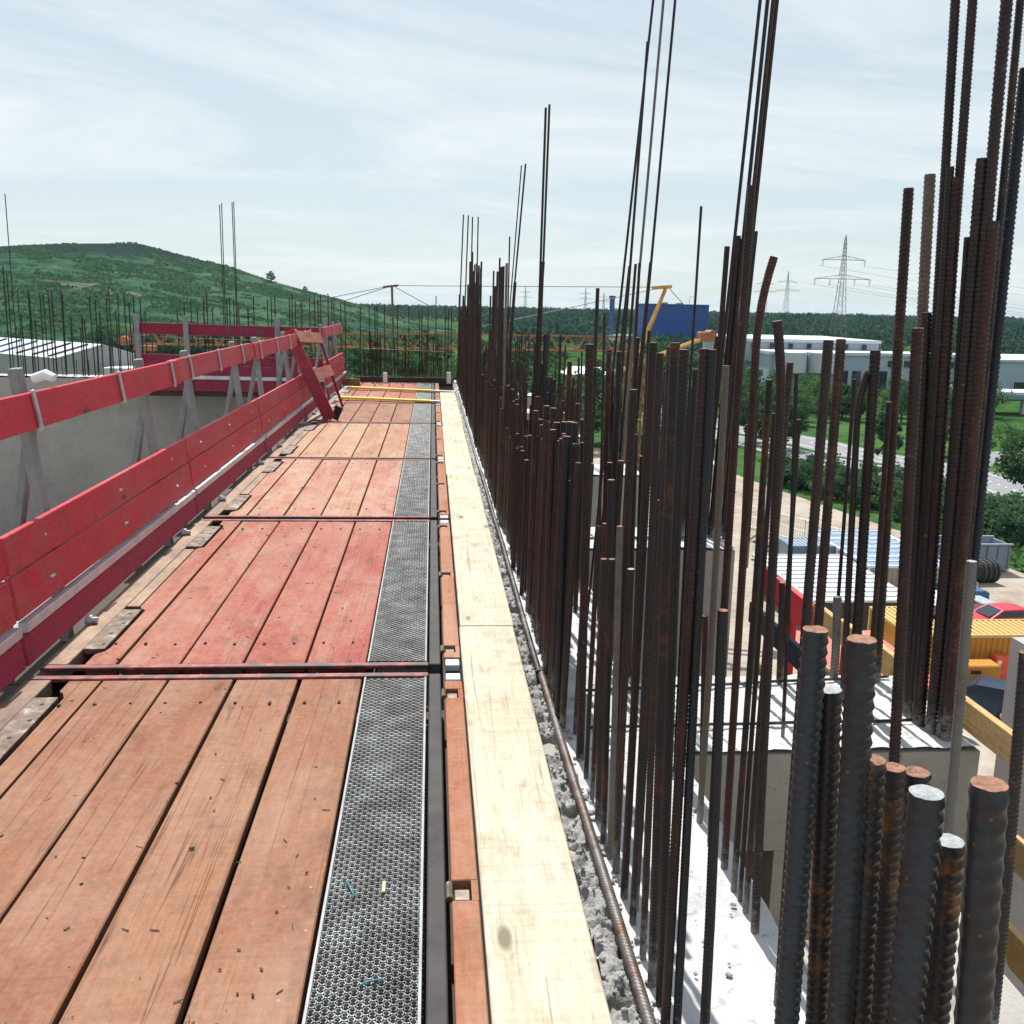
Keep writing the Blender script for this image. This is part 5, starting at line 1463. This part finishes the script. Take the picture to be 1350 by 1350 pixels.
# ---------------------------------------------------------------- site yard
def container(label, x0, x1, y0, y1, m, h=2.6, ribs='x', roofm=None, roof_ribs=0, group=None, door=True):
    c = thing('container', label, 'container', ((x0+x1)/2,(y0+y1)/2,GZ), group)
    b = MB(); z0, z1 = GZ+.15, GZ+h
    b.box(x0+.06,x1-.06,y0+.06,y1-.06,z0,z1-.06); b.build('body', M[m], c)
    b = MB()
    for x in (x0,x1-.14):
        for y in (y0,y1-.14): b.cbox(x,x+.14,y,y+.14,GZ,z1,.01)
    for y in (y0,y1-.12): b.cbox(x0+.14,x1-.14,y,y+.12,z1-.16,z1-.001,.01); b.cbox(x0+.14,x1-.14,y,y+.12,GZ+.05,z0+.06,.01)
    for x in (x0,x1-.12): b.cbox(x,x+.12,y0+.14,y1-.14,z1-.16,z1-.001,.01)
    b.build('frame', M[m if roofm is None else roofm], c)
    b = MB(); n = int((x1-x0-.3)/.28)
    for k in range(n): b.cbox(x0+.2+k*.28,x0+.34+k*.28,y0+.02,y0+.07,z0+.1,z1-.2,.015)
    b.build('corrugation', M[m], c)['kind'] = 'stuff'
    b = MB(); n = roof_ribs or int((y1-y0)/.3)
    if roof_ribs:
        for k in range(n+1): b.cbox(x0+.1,x1-.1,y0+.06+k*(y1-y0-.2)/n,y0+.14+k*(y1-y0-.2)/n,z1-.06,z1+.03,.01)
    else:
        n = int((x1-x0-.3)/.3)
        for k in range(n): b.cbox(x0+.2+k*.3,x0+.35+k*.3,y0+.14,y1-.14,z1-.07,z1-.01,.012)
    b.build('roof_rib', M[roofm or m], c)['kind'] = 'stuff'
    return c
for k in range(4):
    y0 = 57.3+k*2.46
    c = container(['beige site office container with its blank wall facing the deck','second site container of the blue roofed block','third site container of the blue roofed block','rear site container of the blue roofed block'][k], 27.1, 32.4, y0, y0+2.44, 'beige', roofm='white', roof_ribs=2, group='blue roofed site office block')
    b = MB(); b.box(27.22,32.28,y0+.1,y0+2.34,GZ+2.545,GZ+2.56); b.build('roof_sheet', M['blue_roof'], c)
b = MB(); b.cbox(27,32.6,55.2,56.4,GZ,GZ+1.1,.03); tag(b.build('material_bin', M['dark_grey']), 'dark low bin in front of the beige site office', 'bin')
sh = thing('site_shed', 'long low shed with a white ribbed roof left of the site offices', 'shed', (24.3,56,GZ))
b = MB(); b.box(21.0,26.6,50.6,60.5,GZ,GZ+2.35); b.build('wall', M['dark_grey'], sh)
b = MB(); b.cbox(20.8,26.8,50.4,60.7,GZ+2.35,GZ+2.5,.03); rf = b.build('roof', M['shed_roof'], sh)
b = MB()
for k in range(11): b.cbox(20.9,26.7,51+k*.93,51.09+k*.93,GZ+2.5,GZ+2.57,.015)
o = b.build('roof_seam', M['off_white'], rf); o.location = (0,0,0); o['kind'] = 'stuff'
container('dark blue grey container behind the white roofed shed', 24, 30, 62.5, 65, 'blue_grey', group=None)
container('yellow container with a pale ribbed roof below the beige site office', 23.4, 25.2, 45.2, 49.0, 'orange', roofm='pale_yellow')
container('orange yellow container beside the red car', 24.6, 30.7, 44.2, 46.7, 'orange', roofm='pale_yellow')
sk = thing('skip', 'open grey blue waste skip at the edge of the yard', 'skip', (38.4,66.4,GZ))
b = MB()
b.box(35.2,41.2,65.2,65.3,GZ+.2,GZ+2.0); b.box(35.2,41.2,67.6,67.7,GZ+.2,GZ+2.0); b.box(35.2,35.3,65.3,67.6,GZ+.2,GZ+2.0); b.box(41.1,41.2,65.3,67.6,GZ+.2,GZ+2.0); b.box(35.3,41.1,65.3,67.6,GZ+.2,GZ+.3)
b.build('body', M['blue_grey'], sk)
b = MB()
for k in range(8): b.box(35.4+k*.8,35.5+k*.8,65.1,65.2,GZ+.2,GZ+1.9)
b.box(35.1,41.3,65.05,65.3,GZ+2.0,GZ+2.1); b.box(35.1,41.3,67.6,67.85,GZ+2.0,GZ+2.1); b.build('rim', M['galv_dull'], sk)
dr = thing('drill_casing', 'black ribbed drill casing lying on the yard beside the skip', 'steel tube', (37.5,62.6,GZ))
b = MB(); b.tube([(33.8,62.3,GZ+.75),(38.6,62.9,GZ+.75)], .72, 20); b.build('tube', M['black'], dr)
for f in (.02,.5,.78,.86,.94,1.0):
    p = Vector((33.8,62.3,GZ+.75)).lerp(Vector((38.6,62.9,GZ+.75)), f); d = Vector((4.8,.6,0)).normalized()
    b = MB(); b.tube([p-d*.06,p+d*.06], .80, 20); b.build('ring', M['dark_grey'], dr)
# cars
def car_proto(name, label, body, loc, rz, group, estate=False):
    c = thing(name, label, 'car', loc, group, rz)
    L, W = 4.4, 1.78
    prof = [(-2.2,.45),(-2.18,.85),(-2.0,.98),(-.95 if not estate else -.8,1.02),(.0,1.46),(1.2,1.48),(2.0 if estate else 1.75,1.28 if estate else 1.1),(2.15,1.0),(2.2,.5),(1.95,.28),(-1.95,.28)]
    def sec(f_, inset):    # extruded profile with narrower roof
        return [(x, (-1 if f_ < 0 else 1)*(W/2-(.17*max(0,(z-.9))/.5)-inset), z) for x,z in prof]
    a, d = sec(-1,0), sec(1,0); n = len(prof)
    b = MB(); b.add(a+d, [tuple(range(n)), tuple(range(2*n-1,n-1,-1))]+[((i+1) % n,i,n+i,n+(i+1) % n) for i in range(n)])
    b.build('body', M[body], c, False, (0,0,0))
    b = MB()
    b.add([(-.85,-.66,1.07),(-.85,.66,1.07),(-.02,.60,1.44),(-.02,-.60,1.44)], [(0,1,2,3)])
    b.add([(x-.015,y,z+.012) for x,y,z in b.v], [(3,2,1,0)]); b.build('windscreen', M['glass'], c, False, (0,0,0))
    for s in (-1,1):
        b = MB(); y_ = lambda z: s*(W/2-(.17*max(0,(z-.9))/.5)+.008)
        q = [(-.72,y_(1.04),1.04),(.08,y_(1.40),1.40),(1.25,y_(1.40),1.40),(1.75,y_(1.06),1.06)]
        b.add(q, [(0,1,2,3) if s > 0 else (3,2,1,0)]); b.build('side_window', M['glass'], c, False, (0,0,0))
        b = MB(); b.cbox(2.12,2.215,s*.62-.14,s*.62+.14,.72,.98,.02); b.build('tail_light', M['car_red'], c, False, (0,0,0))
        b = MB(); b.cbox(-2.215,-2.1,s*.6-.16,s*.6+.16,.66,.82,.02); b.build('headlight', M['white'], c, False, (0,0,0))
        for x_ in (-1.35,1.3):
            b = MB(); b.tube([(x_,s*.70,.32),(x_,s*.91,.32)], .32, 16); w = b.build('wheel', M['black'], c, False, (0,0,0))
            b = MB(); b.tube([(x_,s*.905,.32),(x_,s*.92,.32)], .2, 12); b.build('rim', M['galv'], w, False, (0,0,0))
    return c
car_proto('parked_car', 'bright red car parked behind the orange yellow container', 'car_red', (32.6,52.4,GZ), math.radians(6), 'cars parked in the yard', True)
car_proto('parked_car', 'silver car parked next to the red car', 'car_silver', (32.0,55.2,GZ), math.radians(186), 'cars parked in the yard')
car_proto('parked_car', 'blue car parked between the silver car and the dark car', 'car_blue', (32.8,57.8,GZ), math.radians(187), 'cars parked in the yard')
car_proto('parked_car', 'pale silver blue car farthest back in the parked row', 'car_silver', (33.4,60.2,GZ), math.radians(187), 'cars parked in the yard')
car_proto('parked_car', 'dark blue car with red tail lights parked nearest, at the right edge', 'car_dark', (25.3,41.2,GZ), math.radians(-38), 'cars parked in the yard')
gs = thing('generator', 'orange generator box on a small trailer in front of the yellow container', 'generator', (26.2,43.2,GZ))
b = MB(); b.cbox(25.2,27.2,42.6,43.7,GZ+.55,GZ+1.6,.06); b.build('housing', M['orange'], gs)
b = MB(); b.cbox(25.7,26.2,42.58,42.602,GZ+1.2,GZ+1.38,.005); b.build('emblem', M['black'], gs)
b = MB(); b.box(25.1,27.4,42.7,43.6,GZ+.42,GZ+.55); b.beam((27.4,43.1,GZ+.5),(28.4,43.1,GZ+.35),.08,.08); b.build('trailer_frame', M['dark_grey'], gs)
for s in (42.55,43.75):
    b = MB(); b.tube([(26.2,s-.08,GZ+.28),(26.2,s+.08,GZ+.28)], .28, 14); b.build('wheel', M['black'], gs)
cb = thing('cabinet', 'tall orange red electric cabinet beside the generator', 'cabinet', (27.9,43.9,GZ))
b = MB(); b.cbox(27.5,28.3,43.6,44.1,GZ,GZ+1.7,.03); b.build('housing', M['orange_red'], cb)
b = MB(); b.cbox(27.6,27.8,43.585,43.602,GZ+1.3,GZ+1.5,.004); b.build('notice', M['white'], cb)
cb = thing('cabinet', 'small orange box left of the generator', 'cabinet', (24.6,43.4,GZ))
b = MB(); b.cbox(24.2,24.9,43.0,43.8,GZ,GZ+1.55,.03); b.build('housing', M['orange'], cb)
b = MB(); b.cbox(24.35,24.7,42.985,43.002,GZ+1.0,GZ+1.2,.004); b.build('emblem', M['black'], cb)
tr = thing('trailer', 'ochre box trailer parked by the road at the right', 'trailer', (77,140,GZ))
b = MB(); b.cbox(73.2,80,138.8,141.4,GZ+1.0,GZ+3.6,.06); b.build('box', M['orange'], tr)
for x_ in (74.5,78,79): 
    b = MB(); b.tube([(x_,138.9,GZ+.5),(x_,139.3,GZ+.5)], .5, 12); b.build('wheel', M['black'], tr)
b = MB(); b.box(73.2,80,139,141.2,GZ+.8,GZ+1.0); b.build('chassis', M['dark_grey'], tr)
wt = thing('truck', 'white lorry half hidden by trees near the hall', 'truck', (100,192,GZ))
b = MB(); b.cbox(96,105,189,193,GZ+1.2,GZ+4.2,.08); b.build('box', M['white'], wt)
b = MB(); b.cbox(93.6,95.9,189.3,192.7,GZ+.8,GZ+3.6,.2); b.build('cab', M['off_white'], wt)
for x_ in (94.8,98.5,103.5):
    b = MB(); b.tube([(x_,188.95,GZ+.55),(x_,189.4,GZ+.55)], .55, 12); b.build('wheel', M['black'], wt)
container('blue site container in the middle of the yard behind the bars', 17.8, 23.8, 100, 102.5, 'stack_blue')
container('white site container standing beside the blue one behind the bars', 24.4, 30.4, 97, 99.5, 'off_white')
container('white container at the left side of the yard behind the dense bars', 10.0, 16.0, 84, 86.5, 'off_white')
fn = thing('mesh_fence', 'galvanised site mesh fence panels along the yard behind the bars', 'fence', (30,74,GZ))
for k in range(6):
    a = Vector((26.5+k*1.4, 80-k*3.2, GZ)); c = Vector((26.5+(k+1)*1.4, 80-(k+1)*3.2, GZ))
    b = MB()
    for h in (.15,1.05,1.95): b.tube([a+Vector((0,0,h)), c+Vector((0,0,h))], .025, 5)
    for q in range(15): p = a.lerp(c, q/14); b.tube([p+Vector((0,0,.05)), p+Vector((0,0,2))], .012 if q % 14 else .03, 4)
    b.build('fence_panel', M['galv'], fn)
rp = MB()
for k in range(26):
    x, y = rng.uniform(24,29), rng.uniform(66,75); a = rng.uniform(0,3.1); L = rng.uniform(.5,1.6)
    rp.beam((x,y,GZ+rng.uniform(.05,.4)),(x+math.cos(a)*L,y+math.sin(a)*L,GZ+rng.uniform(.05,.4)),.12,.1)
tag(rp.build('material_heap', M['dark_grey']), 'heap of dark steel offcuts lying on the dirt yard', 'scrap', kind='stuff')

# ---------------------------------------------------------------- summer haze
b = MB(); b.box(-4300, 4300, -450, 5300, -17.7, 47.0)
hz = bpy.data.materials.new('haze'); hz.use_nodes = True
hn = hz.node_tree.nodes; hn.clear()
ho = hn.new('ShaderNodeOutputMaterial'); hv = hn.new('ShaderNodeVolumePrincipled')
hv.inputs['Color'].default_value = (.58, .80, 1.0, 1)
hv.inputs['Density'].default_value = .00006
hv.inputs['Anisotropy'].default_value = .25
hz.node_tree.links.new(hv.outputs[0], ho.inputs['Volume'])
tag(b.build('haze', hz), 'pale blue summer haze over the valley', 'haze', kind='stuff')
